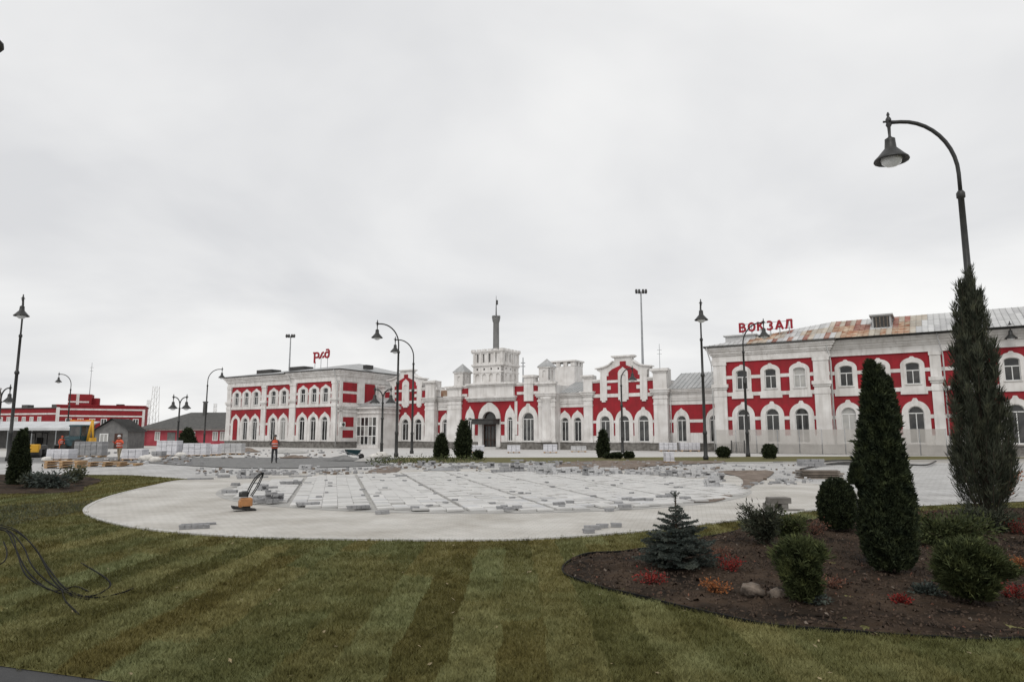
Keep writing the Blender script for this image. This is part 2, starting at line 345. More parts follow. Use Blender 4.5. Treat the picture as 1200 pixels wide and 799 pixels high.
# ------------------------------------------------------------------ the setting: ground, lawn, paving, bed
def sheet(name, pts, z, mat_, kind='structure', thick=0.0):
    tr = tessellate_polygon([[Vector((p[0], p[1], 0)) for p in pts]])
    def fix(t):
        a, b, c = (pts[i] for i in t)
        return tuple(t) if (b[0] - a[0]) * (c[1] - a[1]) - (b[1] - a[1]) * (c[0] - a[0]) > 0 else tuple(reversed(t))
    mb = MB(); n = len(pts)
    mb.add([(p[0], p[1], z) for p in pts], [fix(t) for t in tr])
    if thick: mb.add([(p[0], p[1], z) for p in pts] + [(p[0], p[1], z - thick) for p in pts], [(i, (i + 1) % n, n + (i + 1) % n, n + i) for i in range(n)])
    o = mb.build(name, mat_); tag(o, kind=kind); return o
def smooth_poly(pts, n=6, closed=True):
    """Catmull-Rom through the points"""
    res = []; m_ = len(pts)
    for i in range(m_ if closed else m_ - 1):
        g = lambda q: Vector(pts[q % m_] if closed else pts[max(0, min(m_ - 1, q))])
        p0, p1, p2, p3 = g(i - 1), g(i), g(i + 1), g(i + 2)
        for j in range(n):
            t = j / n
            res.append(tuple(0.5 * ((2 * p1) + (p2 - p0) * t + (2 * p0 - 5 * p1 + 4 * p2 - p3) * t * t + (3 * p1 - p0 - 3 * p2 + p3) * t ** 3)))
    if not closed: res.append(tuple(pts[-1]))
    return res
def inside(poly, X, Y):
    """vectorised point in polygon"""
    c = np.zeros(len(X), bool); n = len(poly)
    for i in range(n):
        x1, y1 = poly[i][:2]; x2, y2 = poly[(i + 1) % n][:2]
        if y1 == y2: continue
        q = ((y1 > Y) != (y2 > Y)) & (X < (x2 - x1) * (Y - y1) / (y2 - y1) + x1)
        c ^= q
    return c
sheet('ground', [(-2500, -40), (2500, -40), (2500, 4000), (-2500, 4000)], 0.0, M['ground'])
PC = (-1.2, 25.2); PR = 12.75; DC = (-0.9, 25.5); DR = 9.15
EDGE_R = [(7.06, 17.01), (8.59, 17.55), (11.62, 18.6), (14.37, 19.55), (20, 21.4), (45, 29.5)]
FIELD = [(0, 20), (4.3, 15.2)] + EDGE_R + [(45, 46.2), (-45, 46.2), (-45, 33.2), (-25, 33.0), (-17.9, 32.4), (-13.58, 29.3), (-10, 25)]
LAWN = [(-45, 18.6), (-12, 8.3), (-3.1, 5.47), (2, 3.87), (6, 2.6), (40, 2.6), (45, 29.4)] + [(20, 21.3), (14.37, 19.45), (11.62, 18.5), (8.59, 17.45), (7.06, 16.9), (4, 20), (-8, 24), (-13.5, 29.2), (-17.9, 32.3), (-25, 32.9), (-45, 33.1)]
sheet('lawn', LAWN, 0.018, M['turf'])
sheet('paved_field', FIELD, 0.026, M['field'])
circle = lambda c, r, n=96: [(c[0] + r * math.cos(2 * math.pi * i / n), c[1] + r * math.sin(2 * math.pi * i / n)) for i in range(n)]
RING = smooth_poly([(-13.45, 28.6), (-13.05, 25.4), (-12.05, 21.0), (-10.65, 17.5), (-8.96, 15.3), (-6.94, 13.65), (-4.59, 12.7), (-1.81, 12.38), (-.6, 12.38), (.61, 12.58), (2.67, 13.6), (5.15, 15.45), (7.4, 17.3), (10.6, 21.0), (11.5, 25.5), (10.4, 30.5), (7, 35), (2, 37.5), (-4, 37.5), (-9, 35), (-12.2, 32)], 7)
sheet('plaza_ring', RING, 0.040, M['ring'], thick=0.03)
kb = MB()
for i in range(len(RING) - 1):                                       # thin kerb band round the ring, short stones
    pa, pb = Vector(RING[i]), Vector(RING[i + 1]); dd = (pb - pa); pb = pa + dd * .98; nn = Vector((dd.y, -dd.x)).normalized()
    q = [tuple(pa - nn * .02), tuple(pa + nn * .07), tuple(pb + nn * .07), tuple(pb - nn * .02)]
    kb.add([(x, y, z) for z in (-.05, .052) for x, y in q], [(4, 5, 6, 7), (1, 2, 6, 5), (0, 4, 7, 3), (0, 1, 5, 4), (2, 3, 7, 6)])
tag(kb.build('kerb', M['walk']), kind='structure')
disc = sheet('plaza_disc', circle(DC, DR), 0.046, M['sand'])
# slabs of the half-laid disc, in strips of three with open joints between the strips
e1 = Vector((math.cos(PAVE_ROT), math.sin(PAVE_ROT))); e2 = Vector((-math.sin(PAVE_ROT), math.cos(PAVE_ROT)))
sb = MB(); sb.bbox(-0.195, 0.195, -0.145, 0.145, 0, 0.05, 0.006); slab_me = sb.mesh('slab', M['slab'])
sb2 = MB(); sb2.bbox(-0.195, 0.195, -0.145, 0.145, 0, 0.05, 0.006); slab_me2 = sb2.mesh('slab', M['paverpale'])
cand = []
for iu in range(-28, 29):
    for iv in range(-40, 41):
        u = iu * 0.397 + math.floor(iu / 5) * 0.13; v = iv * 0.297 + (0.15 if iu % 2 else 0)
        p = Vector(DC) + e1 * u + e2 * v
        if (p - Vector(DC)).length > DR - 0.28: continue
        r = random.random()
        if r < 0.055: continue
        cand.append((p.y, p.x, r))
cand.sort()
rest = MB()
for i, (y, x, r) in enumerate(cand):
    dz = random.uniform(-.004, .006); tx = random.gauss(0, .008); ty = random.gauss(0, .008); rz = PAVE_ROT + random.gauss(0, .012)
    if random.random() < .14: dz += random.uniform(.0, .025); rz += random.gauss(0, .05); tx += random.gauss(0, .02)
    if i < 300:
        link('slab', slab_me if r > .2 else slab_me2, disc, (x, y, 0.048 + dz), (tx, ty, rz))
    else:
        Mx = Matrix.Translation((x, y, 0.048 + dz)) @ Matrix.Rotation(rz, 4, 'Z') @ Matrix.Rotation(tx, 4, 'X')
        rest.box(-0.195, 0.195, -0.145, 0.145, 0, 0.05, Mx)
tag(rest.build('slab_field', M['slab'], disc), kind='stuff')
# the unpaved trench and dirt round the far side
def dirtsheet(name, px, z, mat_, amp=0.03):
    pts = smooth_poly([gnd(*p) for p in px], 5)
    xs = [p[0] for p in pts]; ys = [p[1] for p in pts]
    gx, gy = np.meshgrid(np.arange(min(xs), max(xs), .35), np.arange(min(ys), max(ys), .35)); gx, gy = gx.ravel(), gy.ravel()
    ok = inside(pts, gx, gy)
    vs_ = [Vector(p) for p in pts] + [Vector((x, y)) for x, y in zip(gx[ok], gy[ok])]
    n = len(pts); V_, E_, F_, *_ = delaunay_2d_cdt(vs_, [(i, (i + 1) % n) for i in range(n)], [], 1, 1e-4)
    mb = MB(); mb.smooth = True
    mb.add([(v.x, v.y, z + (amp * (0.5 + mnoise.noise(Vector((v.x * 1.7, v.y * 1.7, 0)))) if i >= n else 0)) for i, v in enumerate(V_)], F_)
    o = mb.build(name, mat_); tag(o, kind='structure'); return o
dirtsheet('trench_dirt', [(796, 589), (838, 590), (870, 577), (905, 557), (899, 552.5), (842, 553.5), (866, 560), (870, 570), (848, 582)], 0.062, M['dirt'], 0.05)
dirtsheet('far_dirt', [(652, 546), (690, 541.5), (850, 542), (770, 546.5), (722, 552), (668, 553)], 0.062, M['dirt'], 0.08)
dirtsheet('left_dirt', [(432, 553), (452, 547.5), (470, 550), (458, 556.5), (440, 557)], 0.064, M['dirt'], 0.05)
dirtsheet('asphalt_patch', [(165, 541), (300, 539), (430, 542.5), (447, 546), (340, 549.5), (250, 548)], 0.060, M['asphalt'], 0.01)
sheet('dark_path', [(-45, 18.7), (-12, 8.4), (-3.1, 5.57), (2, 3.97), (6, 2.7), (6, -5), (-45, -5)], 0.012, M['darkpath'])
# far grass strip and the walk in front of the station
FAR = [(-9, 47.5), (8, 46.5), (20, 49), (36, 54), (46, 57), (43, 59), (36, 61), (25, 60.5), (8, 58), (-9, 57.5)]
sheet('station_walk', [(-60, 60), (-9, 57.6), (8, 58.1), (25, 60.6), (36, 61.1), (48, 56), (80, 40), (80, 130), (-60, 130)], 0.020, M['walk'])
sheet('far_grass_strip', FAR, 0.030, M['fargrass'])
sheet('kerb_strip', [(-60, 46.3), (-9, 46.3), (8, 45.9), (20, 48.3), (36, 53.3), (60, 60), (60, 59), (36, 52.6), (20, 47.7), (8, 45.4), (-9, 45.8), (-60, 45.8)], 0.05, M['walk'])
sheet('forecourt', [(-60, 46.3), (-9.1, 46.3), (-9.1, 57.5), (-60, 59.9)], 0.022, M['asphalt'])
# mulch beds
BED_PX = [(659, 670), (668, 660), (692, 652), (740, 647.5), (780, 642), (830, 632), (900, 617), (1000, 606), (1120, 600)]
bed_pts = [gnd(*p) for p in BED_PX] + [(13.5, 17.5), (16, 16), (14, 11), (9, 7.3)] + [gnd(*p) for p in [(1200, 752), (1100, 750), (1000, 745), (900, 735), (820, 720), (760, 705), (700, 690), (668, 679)]]
BED = smooth_poly(bed_pts, 5)
LBED = smooth_poly([gnd(*p) for p in [(60, 579), (100, 571), (118, 563), (84, 557.5), (30, 556)]] + [(-26, 29), (-23, 22.2)], 5)
def bedsheet(name, poly, label_kind='structure'):
    xs = [p[0] for p in poly]; ys = [p[1] for p in poly]
    gx, gy = np.meshgrid(np.arange(min(xs), max(xs), .16), np.arange(min(ys), max(ys), .16)); gx, gy = gx.ravel(), gy.ravel()
    gx = gx + RNG.uniform(-.05, .05, len(gx)); gy = gy + RNG.uniform(-.05, .05, len(gy))
    ok = inside(poly, gx, gy)
    vs_ = [Vector(p) for p in poly] + [Vector((x, y)) for x, y in zip(gx[ok], gy[ok])]
    n = len(poly); V_, E_, F_, *_ = delaunay_2d_cdt(vs_, [(i, (i + 1) % n) for i in range(n)], [], 1, 1e-4)
    def hz(x, y): return 0.045 + 0.03 * mnoise.noise(Vector((x * .9, y * .9, 0))) + 0.034 * mnoise.noise(Vector((x * 4, y * 4, 3))) + 0.016 * mnoise.noise(Vector((x * 9, y * 9, 7)))
    mb = MB(); mb.smooth = False
    mb.add([(v.x, v.y, hz(v.x, v.y) if i >= n else 0.022) for i, v in enumerate(V_)], F_)
    o = mb.build(name, M['soil']); tag(o, kind='structure')
    return hz
bedz = bedsheet('mulch_bed', BED); bedsheet('left_mulch_bed', LBED)
def chips(name, poly, n, smin, smax, mat_, ymax=40):
    xs = [p[0] for p in poly]; ys = [p[1] for p in poly]
    x = RNG.uniform(min(xs), max(xs), n * 4); y = RNG.uniform(min(ys), min(max(ys), ymax), n * 4)
    ok = inside(poly, x, y); x, y = x[ok][:n], y[ok][:n]; n = len(x)
    z = np.array([bedz(a, b) for a, b in zip(x, y)])
    a = RNG.uniform(0, 6.283, n); l_ = RNG.uniform(smin, smax, n); w_ = l_ * RNG.uniform(.25, .6, n); t_ = RNG.uniform(.004, .02, n)
    tilt = RNG.normal(0, .35, n)
    ux = np.stack([np.cos(a) * np.cos(tilt), np.sin(a) * np.cos(tilt), np.sin(tilt)], 1); vx = np.stack([-np.sin(a), np.cos(a), np.zeros(n)], 1)
    c = np.stack([x, y, z + .008], 1); up = np.stack([np.zeros(n), np.zeros(n), t_], 1)
    V = np.stack([c - ux * l_[:, None] / 2, c + vx * w_[:, None] / 2 - up, c + ux * l_[:, None] / 2, c - vx * w_[:, None] / 2 - up, c + up * 1.2], 1).reshape(-1, 3)
    b = np.arange(n)[:, None] * 5
    Fc = np.concatenate([b + np.array([0, 1, 4]), b + np.array([1, 2, 4]), b + np.array([2, 3, 4]), b + np.array([3, 0, 4])])
    V[:, :] = V[:, [0, 1, 2]]
    o = link(name, npmesh(name, V, Fc[:, ::-1], mat_, 3)); return o
tag(chips('bark_chips', BED, 21000, .02, .085, M['chip'], 17.5), 'loose dark bark chips scattered over the mulch bed', 'bark chips', kind='stuff')
tag(chips('soil_clods', BED, 2600, .05, .15, M['soil'], 17.5), 'dark clods of soil and bark lumps in the mulch bed', 'soil', kind='stuff')
tag(chips('pale_chips', BED, 420, .02, .08, M['rock'], 17.5), 'small pale stones and wood scraps lying on the mulch', 'gravel', kind='stuff')
tag(chips('fallen_leaves', BED, 260, .025, .05, M['dullred'], 17.5), 'dull red fallen leaves lying on the mulch', 'leaves', kind='stuff')
# black plastic edging round the bed
def edging(name, pts, label):
    mb = MB(); n = len(pts)
    for i in range(n - 1):
        a, b = Vector((*pts[i], 0)), Vector((*pts[i + 1], 0)); d = (b - a).normalized(); s_ = Vector((-d.y, d.x, 0)) * .012
        za = .052 + .03 * mnoise.noise(a * 1.3); zb = .052 + .03 * mnoise.noise(b * 1.3)
        mb.add([a - s_, a + s_, b + s_, b - s_, a - s_ + Vector((0, 0, za)), a + s_ + Vector((0, 0, za)), b + s_ + Vector((0, 0, zb)), b - s_ + Vector((0, 0, zb))],
               [(4, 5, 6, 7), (0, 4, 7, 3), (1, 2, 6, 5)])
    r_ = mb.build(name, M['black']); tag(r_, label, 'edging')
edging('lawn_edging', BED + BED[:1], 'black plastic lawn edging curving round the mulch bed')
# grass blades on the near lawn
def blades(n):
    y = 4.2 * np.exp(RNG.uniform(0, 1, n) * math.log(32 / 4.2)); x = RNG.uniform(-1, 1, n) * (0.92 * y + 3.2)
    ok = inside(LAWN, x, y) & ~inside(RING, x, y) & ~inside(BED, x, y) & ~inside(LBED, x, y) & ~inside(FIELD, x, y)
    x, y = x[ok], y[ok]; n = len(x)
    h_ = RNG.uniform(.018, .048, n) * (1 + .02 * y); a = RNG.uniform(0, 6.283, n); wd = RNG.uniform(.0022, .0042, n) * (0.6 + y * .11)
    lean = RNG.normal(0, .55, (n, 2)) * h_[:, None]
    s_ = np.stack([np.cos(a) * wd, np.sin(a) * wd, np.zeros(n)], 1)
    p = np.stack([x, y, np.full(n, .016)], 1); t = p + np.concatenate([lean, h_[:, None]], 1)
    V = np.stack([p - s_, p + s_, t], 1).reshape(-1, 3)
    return npmesh('grass_blades', V, np.arange(n * 3).reshape(-1, 3), M['turf'], 3)
def tufts(n, k):
    y = 5.0 * np.exp(RNG.uniform(0, 1, n) * math.log(20 / 5.0)); x = RNG.uniform(-1, 1, n) * (0.80 * y + 0.4)
    ok = inside(LAWN, x, y) & ~inside(RING, x, y) & ~inside(BED, x, y) & ~inside(LBED, x, y) & ~inside(FIELD, x, y); x, y = x[ok], y[ok]
    x = np.repeat(x, k) + RNG.normal(0, .03, len(x) * k); y = np.repeat(y, k) + RNG.normal(0, .03, len(y) * k); n = len(x)
    h_ = RNG.uniform(.03, .085, n); a = RNG.uniform(0, 6.283, n); wd = RNG.uniform(.002, .004, n) * (0.7 + y * .09)
    s_ = np.stack([np.cos(a) * wd, np.sin(a) * wd, np.zeros(n)], 1); p = np.stack([x, y, np.full(n, .016)], 1); t = p + np.concatenate([RNG.normal(0, .6, (n, 2)) * h_[:, None], h_[:, None]], 1)
    return npmesh('grass_tufts', np.stack([p - s_, p + s_, t], 1).reshape(-1, 3), np.arange(n * 3).reshape(-1, 3), M['turf'], 3)
tag(link('grass_tufts', tufts(2600, 26)), 'longer uneven tufts standing out of the mown turf', 'grass', kind='stuff')
def lawn_leaves(n):
    y = 5.0 * np.exp(RNG.uniform(0, 1, n) * math.log(14 / 5.0)); x = RNG.uniform(-1, 1, n) * (0.80 * y + 0.4)
    ok = inside(LAWN, x, y) & ~inside(RING, x, y) & ~inside(BED, x, y) & ~inside(FIELD, x, y); x, y = x[ok], y[ok]; n = len(x)
    a = RNG.uniform(0, 6.283, n); l_ = RNG.uniform(.012, .03, n)[:, None]; c = np.stack([x, y, RNG.uniform(.035, .055, n)], 1)
    u = np.stack([np.cos(a), np.sin(a), RNG.normal(0, .3, n)], 1) * l_; v = np.stack([-np.sin(a), np.cos(a), RNG.normal(0, .3, n)], 1) * l_ * .6
    return npmesh('lawn_leaves', np.stack([c - u, c + v, c + u, c - v], 1).reshape(-1, 3), np.arange(n * 4).reshape(-1, 4), M['deadleaf'], 4)
tag(link('lawn_leaves', lawn_leaves(170)), 'pale dead leaves and straw scraps lying on the lawn', 'leaves', kind='stuff')
tag(link('grass_blades', blades(860000)), 'short mown turf grass covering the foreground lawn', 'grass', kind='stuff')
# ------------------------------------------------------------------ the station
AL = R(32)
ST = thing('station_building', (0, 88.2, 0), 'long red and white railway station with arched windows and central tower', 'building', rz=-AL)
def arch(c, w_, z0, zs, ha, n=10, bump=0.0, bw=16):
    """bottom-left, bottom-right, then the arch from right to left"""
    r_ = w_ / 2; p = [(c - r_, z0), (c + r_, z0)]
    for i in range(n + 1):
        a = math.pi * i / n; u_ = abs(math.degrees(a) - 90); dz = 0
        if bump: dz = bump * max(0, 1 - u_ / bw) if bw > 12 else (bump if u_ < bw else 0)
        p.append((c + r_ * math.cos(a), zs + ha * math.sin(a) + dz))
    return p
def inset(c, w_, z0, zs, ha, t, n=10): return arch(c, w_ - 2 * t, z0 + t, zs, ha - t * (0.9 if ha > .3 else 0.6), n)
WCACHE = {}
def window(c, y, w_, z0, zs, ha, pale=False, parent=ST, frame='frame', transom=True, mull=1, name='window'):
    key = (round(w_, 3), round(zs - z0, 3), round(ha, 3), frame, transom, mull)
    if key not in WCACHE:
        mb = MB(); H = zs - z0
        mb.plate(arch(0, w_, 0, H, ha), [inset(0, w_, 0, H, ha, .075)], 0, .09)
        tz = H if ha > .35 else H * .72
        for i in range(mull):
            xm = -w_ / 2 + w_ * (i + 1) / (mull + 1); mb.box(xm - .035, xm + .035, .012, .085, .07, tz if transom else H + ha * .7)
        if transom: mb.box(-w_ / 2 + .06, w_ / 2 - .06, .006, .088, tz - .045, tz + .045)
        WCACHE[key] = (mb.mesh('window', M[frame]), [MB().plate(arch(0, w_, 0, H, ha), [], .05, .055).mesh('pane', M[g]) for g in ('glass', 'glasspale')])
    f, ps = WCACHE[key]
    o = link(name, f, parent, (c, y, z0)); link('pane', ps[1 if pale else 0], o)
    return o
def segs(x0, x1, cuts):
    r_ = []; x = x0
    for c, hw in sorted(cuts):
        if c - hw > x: r_.append((x, min(c - hw, x1)))
        x = max(x, c + hw)
    if x < x1: r_.append((x, x1))
    return [(a, b) for a, b in r_ if b - a > .05]
def body(x0, x1, yf, yb, z1, holes=(), mat_='red', z0=0, name='wall', rev=.32, parent=ST):
    mb = MB(); mb.plate([(x0, z0), (x1, z0), (x1, z1), (x0, z1)], [], yf, yb) if not holes else None
    if holes:
        out_ = [(x0, z0), (x1, z0), (x1, z1), (x0, z1)]
        q = MB().plate(out_, holes, yf, yf + rev)
        mb.v, mb.f, mb.m, mb.sm = q.v, q.f, q.m, q.sm
        mb.add([(x0, yf + rev, z0), (x0, yb, z0), (x0, yb, z1), (x0, yf + rev, z1), (x1, yf + rev, z0), (x1, yb, z0), (x1, yb, z1), (x1, yf + rev, z1)],
               [(0, 3, 2, 1), (4, 5, 6, 7), (1, 2, 6, 5), (3, 7, 6, 2)])
        mb.m = [0 if all(abs(mb.v[i][1] - yf) < 1e-6 for i in f_) else 1 for f_ in mb.f]
    else: mb.add([(x0, yb, z0), (x1, yb, z0), (x1, yb, z1), (x0, yb, z1)], [(0, 3, 2, 1)])
    return mb.build(name, [M[mat_], M['white']], parent)
def one(name, mat_, *boxes, parent=ST):
    mb = MB()
    for b in boxes: mb.box(*b)
    return mb.build(name, M[mat_] if isinstance(mat_, str) else mat_, parent)
def stack(name, x0, x1, y0, y1, levels, mat_='white', parent=ST):
    """mouldings that wrap a block: (z0, z1, projection)"""
    mb = MB()
    for z0, z1, p in levels: mb.box(x0 - p, x1 + p, y0 - p, y1 + p, z0, z1)
    return mb.build(name, M[mat_], parent)
def band(x0, x1, yf, z0, z1, p, cuts=(), name='band', mat_='white'):
    for a, b in segs(x0, x1, cuts): one(name, mat_, (a, b, yf - p, yf + .02, z0, z1))
def pilaster(x0, x1, yf, z0, z1, p=.2, caps=(), name='pilaster'):
    mb = MB(); mb.box(x0, x1, yf - p, yf + .02, z0, z1)
    for a, b, e_ in caps: mb.box(x0 - e_, x1 + e_, yf - p - e_, yf + .02, a, b)
    return mb.build(name, M['white'], ST)
PALE = random.Random(3)
def two_storey(x0, x1, yf, yb, ups, lows, wu, wl, pils, blind=(), ztop=11.0, s_up=.40, s_lo=.5, dense=False, gut=.2):
    lw = lambda c: (c, wl, 1.1, 4.6 - wl / 2, wl / 2)
    uw = lambda c: (c, wu, 6.7, 8.52, .24)
    body(x0, x1, yf, yb, ztop, [arch(*lw(c)) for c in lows if c not in blind] + [arch(*uw(c)) for c in ups])
    for c in lows:
        q = lw(c)
        if c not in blind:
            window(c, yf + (.04 if dense else .12), q[1], q[2], q[3], q[4], PALE.random() < .2)
            one('window_sill', 'white', (c - wl / 2 - .08, c + wl / 2 + .08, yf - .17, yf + .1, 1.02, 1.098))
        ww = wl + 2 * s_lo
        MB().plate(arch(c, ww, .96, 3.9, 5.12 - 3.9, 26, .24, 11) if not dense else arch(c, ww, .96, 3.75, 5.05 - 3.75, 16, .24, 15), [arch(*q)], yf - .10, yf + .01).build('window_surround', M['white'], ST)
    for c in ups:
        q = uw(c)
        window(c, yf + (.04 if dense else .12), q[1], q[2], q[3], q[4], PALE.random() < .35)
        MB().plate((arch(c, wu + 2 * s_up, 6.42, 8.45, .62, 14, .22, 24) if dense else arch(c, wu + 2 * s_up, 6.42, 8.5, .72, 26, .12, 11)), [arch(*q)], yf - .12, yf + .01).build('window_surround', M['white'], ST)
        one('apron', 'white', (c - wu / 2 - s_up - .12, c + wu / 2 + s_up + .12, yf - .135, yf + .01, 6.0 if dense else 5.72, 6.418), (c - wu / 2 - .1, c + wu / 2 + .1, yf - .22, yf + .1, 6.62, 6.70))
    cu = [(c, wu / 2 + s_up) for c in ups]; cl = [(c, wl / 2 + s_lo) for c in lows]
    pc = [((a + b) / 2, (b - a) / 2) for a, b in pils]
    band(x0, x1, yf, 7.85, 8.20, .07, cu + pc); band(x0, x1, yf, 6.02, 6.40, .08, [(c, wu / 2 + s_up + .12) for c in ups] + pc)
    band(x0, x1, yf, 3.45, 3.80, .07, cl + pc); band(x0, x1, yf, .96, 1.85, .06, cl + pc, 'dado')
    for a, b in pils:
        pilaster(a, b, yf, .96, 9.7, .2, [(.96, 1.5, .06), (6.0, 6.45, .05), (6.75, 6.95, .10), (6.95, 7.3, .2), (9.35, 9.7, .07)])
    stack('plinth', x0, x1, yf, yb, [(0, .88, .14), (.88, .955, .22)], 'plinth')
    stack('cornice', x0, x1, yf, yb, [(9.70, 9.98, .16), (9.98, 10.40, .10), (10.40, 10.58, .24), (10.58, 10.85, .36), (10.85, 11.05, .52), (11.05, 11.28, .66)])
    one('gutter', 'darkmetal', (x0 - .82, x1 + .82, yf - .82, yb + .82, 11.281, 11.281 + gut))
# right wing: corner pavilion and long section
two_storey(26.0, 37.6, 0.0, 13.0, [28.98, 31.9, 34.75], [28.98, 31.9, 34.75], 1.15, 1.32, [(26.0, 27.35), (36.1, 37.55)])
two_storey(37.6, 68.0, 0.6, 13.0, [39.0, 41.9, 44.75, 49.6, 52.45, 55.3, 60.2, 63.1], [39.0, 41.9, 44.75, 49.6, 52.45, 55.3, 60.2, 63.1], 1.2, 1.34, [(46.2, 47.1), (57.2, 58.1)])
# left wing: receding section and nearer corner pavilion
two_storey(-53.8, -37.2, -3.2, 12.0, [-51.4, -48.9, -46.5, -42.3, -39.85], [-51.4, -48.95, -46.55, -42.2, -39.8], 1.05, 1.18, [(-53.8, -52.75), (-45.05, -43.95)], blind=(-51.4,), s_up=.60, s_lo=.58, dense=True, gut=.12)
one('blind_panel', 'red', (-51.95, -50.85, -3.33, -3.2, 1.1, 4.2))
two_storey(-37.2, -26.9, -4.2, 12.0, [-34.4, -32.0, -29.6], [-34.4, -32.0, -29.6], 1.05, 1.2, [(-37.2, -35.9), (-28.2, -26.95)], s_up=.55, s_lo=.58, dense=True, gut=.12)
# east side of the left wing: white wall with red panels
sx = -26.9
one('side_wall_facing', 'white', (sx, sx + .05, -4.18, 4.0, .96, 9.69))
for y0, y1, z0, z1 in ((-3.5, -.7, 8.3, 9.55), (-3.5, -.7, 6.62, 7.9), (.9, 3.1, 6.62, 9.55), (-3.3, -1.2, 3.1, 4.5), (-3.3, -1.2, 1.5, 2.6)):
    one('red_panel', 'red', (sx, sx + .09, y0, y1, z0, z1))
one('side_pilaster', 'white', (sx, sx + .2, -4.2, -3.65, .96, 9.69), (sx, sx + .2, -.6, .8, 6.5, 9.69))
one('side_belt', 'white', (sx, sx + .3, -4.5, 4, 5.75, 6.0), (sx, sx + .42, -4.62, 4, 6.0, 6.3), (sx, sx + .2, -4.4, 4, 5.2, 5.45))
ac = one('air_conditioner', 'frame', (sx + .1, sx + .48, -4.05, -3.2, 3.05, 3.75)); MB().lathe([(.0, 0), (.26, 0), (.26, .03), (0, .03)], (0, 0, 0), 14).build('fan_grille', M['darkmetal'], ac, (sx + .49, -3.6, 3.4), (0, math.pi / 2, 0))
# glazed porch in the inner corner
px0, px1, py0, py1 = -26.85, -22.6, -.5, 4.4
one('porch_wall', 'white', (px0, px1, py0 + .05, py1, 4.5, 6.05), (px0 - .0, px1 + .22, py0 - .2, py1, 5.05, 5.3), (px0, px1 + .4, py0 - .38, py1, 5.75, 6.0), (px0, px1, py0 + .06, py1, 0, .5), (px1 - .35, px1 + .02, py0 + .03, py1, .5, 4.5))
MB().add([(px0, py0 - .45, 6.05), (px1 + .45, py0 - .45, 6.05), (px1 + .45, py1, 6.05), (px0, py1, 6.05), (px0, py1 - 1, 7.5), (px1 - 1.6, py1 - 1, 7.5)], [(0, 1, 5, 4), (1, 2, 5), (0, 3, 2, 1), (2, 3, 4, 5), (3, 0, 4)]).build('porch_roof', M['roofgrey'], ST)
npn = 5; pw = (px1 - .35 - px0) / npn
for i in range(npn):
    a = px0 + i * pw
    for z0, z1 in ((.5, 1.75), (1.75, 3.2), (3.2, 4.5)):
        MB().plate([(a, z0), (a + pw, z0), (a + pw, z1), (a, z1)], [[(a + .07, z0 + .06), (a + pw - .07, z0 + .06), (a + pw - .07, z1 - .06), (a + .07, z1 - .06)]], py0, py0 + .1).build('window', M['frame'], ST)
        MB().plate([(a + .06, z0 + .05), (a + pw - .06, z0 + .05), (a + pw - .06, z1 - .05), (a + .06, z1 - .05)], [], py0 + .06, py0 + .07).build('pane', M['glasspale' if (i + int(z0)) % 3 == 0 else 'glass'], ST.children[-1])
# ---- central range
def low_win(c, yf, w_=1.3, top=4.25, z0=1.1, so_=.5, bump=.28, pale=False, archtop=None, mull=1):
    r_ = w_ / 2; q = (c, w_, z0, top - r_, r_)
    window(c, yf + .1, w_, z0, top - r_, r_, pale, mull=mull)
    zs = top - r_ - .15; at = archtop or top + .72
    MB().plate(arch(c, w_ + 2 * so_, .96, zs, at - zs, 26 if w_ > 1.2 else 14, bump, 11 if w_ > 1.2 else 14), [arch(*q)], yf - .11, yf + .01).build('window_surround', M['white'], ST)
    one('window_sill', 'white', (c - r_ - .08, c + r_ + .08, yf - .18, yf + .1, z0 - .08, z0 - .002))
    return arch(*q)
def link_range(x0, x1, wins, w_=1.05, ridge=9.4, panels=()):
    yf = 4.6; hs = [low_win(c, yf, w_, 4.15, so_=.42, bump=.2) for c in wins]
    body(x0, x1, yf, 13, 7.0, hs)
    cuts = [(c, w_ / 2 + .42) for c in wins]
    band(x0, x1, yf, .96, 2.15, .06, cuts, 'dado'); band(x0, x1, yf, 3.35, 3.7, .07, cuts)
    one('plinth', 'plinth', (x0 - .05, x1 + .05, yf - .16, yf + .3, 0, .9), (x0, x1, yf - .22, yf + .3, .9, .958))
    one('entablature', 'white', (x0, x1, yf - .08, yf + .3, 5.45, 6.2), (x0, x1, yf - .18, yf + .3, 5.95, 6.1), (x0, x1, yf - .14, yf + .3, 6.2, 6.75), (x0, x1, yf - .3, yf + .3, 6.75, 6.95), (x0, x1, yf - .5, yf + .3, 6.95, 7.15), (x0, x1, yf - .62, yf + .3, 7.15, 7.3))
    yr = 9.5
    rf = MB().add([(x0, yf - .7, 7.31), (x1, yf - .7, 7.31), (x1, yr, ridge), (x0, yr, ridge), (x1, 13.5, 7.4), (x0, 13.5, 7.4)], [(0, 1, 2, 3), (3, 2, 4, 5), (0, 3, 5), (1, 4, 2)]).build('roof', M['roofgrey'], ST)
    sm_ = MB(); n = int((x1 - x0) / .55)
    for i in range(n + 1):
        x = x0 + .05 + i * (x1 - x0 - .1) / max(1, n); k_ = (ridge - 7.31) / (yr - yf + .7)
        sm_.add([(x - .02, yf - .7, 7.31), (x + .02, yf - .7, 7.31), (x + .02, yr, ridge), (x - .02, yr, ridge), (x - .02, yf - .7, 7.37), (x + .02, yf - .7, 7.37), (x + .02, yr, ridge + .06), (x - .02, yr, ridge + .06)], [(4, 5, 6, 7), (0, 4, 7, 3), (1, 2, 6, 5), (0, 1, 5, 4)])
    sm_.build('roof_seams', M['roofgrey'], rf)
link_range(-15.6, -12.8, [-14.2], ridge=7.9)
link_range(4.5, 8.4, [5.25, 7.1], ridge=9.1)
